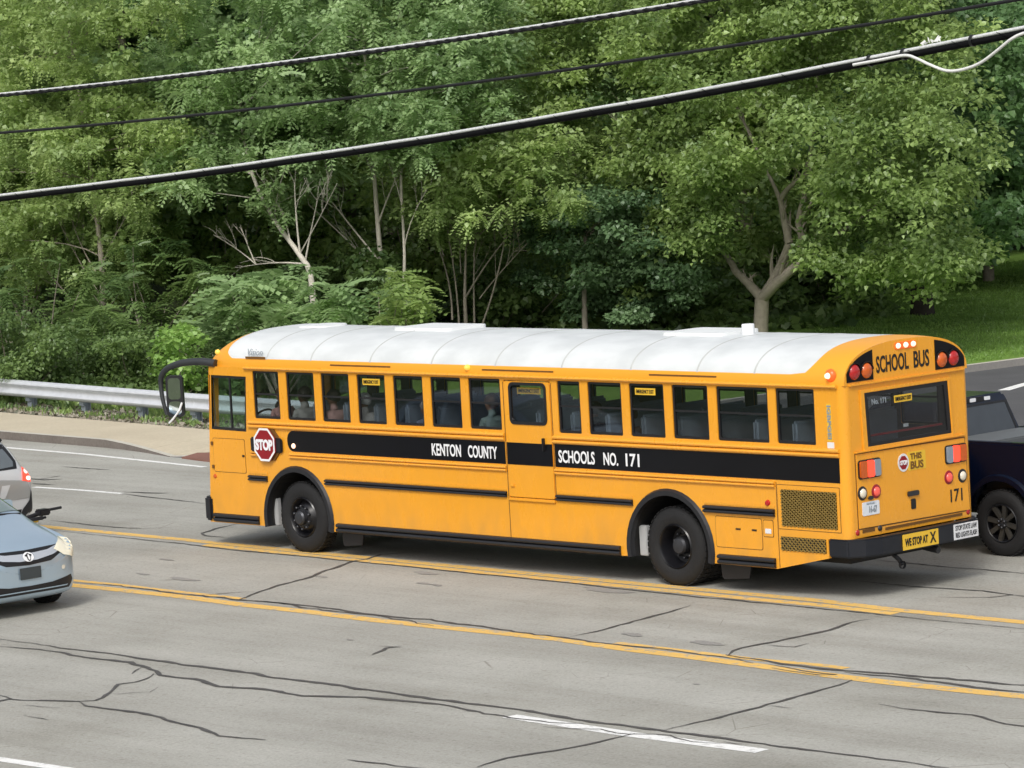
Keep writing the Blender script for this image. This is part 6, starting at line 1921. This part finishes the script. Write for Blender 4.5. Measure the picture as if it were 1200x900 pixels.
for i, (a, d) in enumerate(where):
    tm, cm, w = kinds[(i * 3 + (i // 4)) % 4]
    p = ground_at(a, d)
    j = min(range(7), key=lambda q: abs(nbx[q] - a))
    side = 'left of' if a < nbx[j] - 25 else 'right of' if a > nbx[j] + 25 else 'straight behind'
    far = 'far' if d > 110 else 'near'
    lb = '%s woodland tree in the %s row, %s %s' % (w, far, side, nb[j])
    if a < -30 or a > 1230: lb = '%s woodland tree in the %s row, beyond the %s edge' % (w, far, 'left' if a < 0 else 'right')
    cnt[lb] = cnt.get(lb, 0) + 1
    if cnt[lb] > 1: lb += ', %s from it' % ('second', 'third', 'fourth', 'fifth', 'sixth', 'seventh')[cnt[lb] - 2]
    root = empty('woodland_tree', (p.x, p.y, terr(p.x, p.y)), random.uniform(0, 6.28), lb, 'tree', 'woodland trees behind the road')
    s = random.uniform(.95, 1.2) * (1.15 if d > 110 else 1)
    root.scale = (s, s, s * random.uniform(.95, 1.1))
    link_mesh('trunk', tm, root); link_mesh('crown', cm, root)
# --- far wooded hill as one mass
CH = []
for _ in range(2300):
    a, d = RNG.uniform(-1600, 2600), RNG.uniform(125, 215)
    p = ground_at(a, d); CH.append((p.x, p.y, terr(p.x, p.y) + RNG.uniform(1.0, 8.5)))
CH = np.array(CH)
hm = np_mesh('hill_woods', [clumps(CH, RNG.uniform(1.4, 2.8, len(CH)), 85000, 'l', .75, flat=.7)], LM['under'])
tag(link_mesh('far_woods', hm), kind='stuff')
# --- ground cover: weeds along the rail, fallen litter under the trees, lawn blades
def scatter(n, pos_fn, size, tpl, leaf, name, up=.9, tilt=.5):
    P_ = np.array([pos_fn() for _ in range(n)])
    d = np.stack([RNG.normal(size=n) * tilt, RNG.normal(size=n) * tilt, np.full(n, up)], 1)
    u = RNG.normal(size=(n, 3)) + np.array([0, -.4, .2])
    S = size * (.5 + RNG.random(n))
    me = np_mesh(name, [instanced(tpl[0], tpl[1], P_, rot_frames(d, u), S, RNG.random(n))], LM[leaf])
    tag(link_mesh(name, me), kind='stuff')
def weed_pos():
    x = RNG.uniform(-46, -19.5); y = interp(RL, x) + abs(RNG.normal()) * 1.2 + .30 + .5 * math.sin(x * 1.7) * RNG.random()
    return (x, y, .08)
scatter(8000, weed_pos, .2, THIN, 'mid', 'weeds')
def weed2():
    k = RNG.integers(0, 26); random.seed(int(k)); cx = random.uniform(-42, -20); cy = interp(RL, cx) + random.uniform(.4, 1.7)
    return (cx + RNG.normal() * .3, cy + RNG.normal() * .25, .08 + abs(RNG.normal()) * .14)
scatter(7000, weed2, .14, BROAD, 'under', 'weed_tufts', up=.5, tilt=.8)
def litter_pos():
    x = RNG.uniform(-46, -19.5); y = interp(RL, x) + RNG.uniform(-.9, 1.0); return (x, y, .108)
scatter(5000, litter_pos, .10, BROAD, 'debris', 'fallen_litter', up=.15, tilt=.9)
scatter(1500, lambda: (lambda x: (x, interp(RL, x) - .25 - abs(RNG.normal()) * .22, .1))(round(RNG.uniform(-44, -20) / 1.3) * 1.3 + RNG.normal() * .22), .13, THIN, 'mid', 'roadside_weeds')
def floor_pos():
    a, d = RNG.uniform(-60, 1000), RNG.uniform(79.5, 100)
    if a > 880: d = RNG.uniform(88, 104)
    p = ground_at(a, d); return (p.x, p.y, max(.0, terr(p.x, p.y)) + RNG.random() * .25 + (.14 if a > 500 else 0))
scatter(26000, floor_pos, .24, BROAD, 'under', 'ivy', up=.5, tilt=.9)
def lawn_pos():
    a, d = RNG.uniform(960, 1230), RNG.uniform(76, 112)
    p = ground_at(a, d)
    if p.x > -16.3: return (-16.5 - RNG.random() * 2, p.y, .13)
    return (p.x, p.y, .13)
scatter(42000, lawn_pos, .07, THIN, 'grass', 'grass', up=.8, tilt=.7)
random.seed(99)
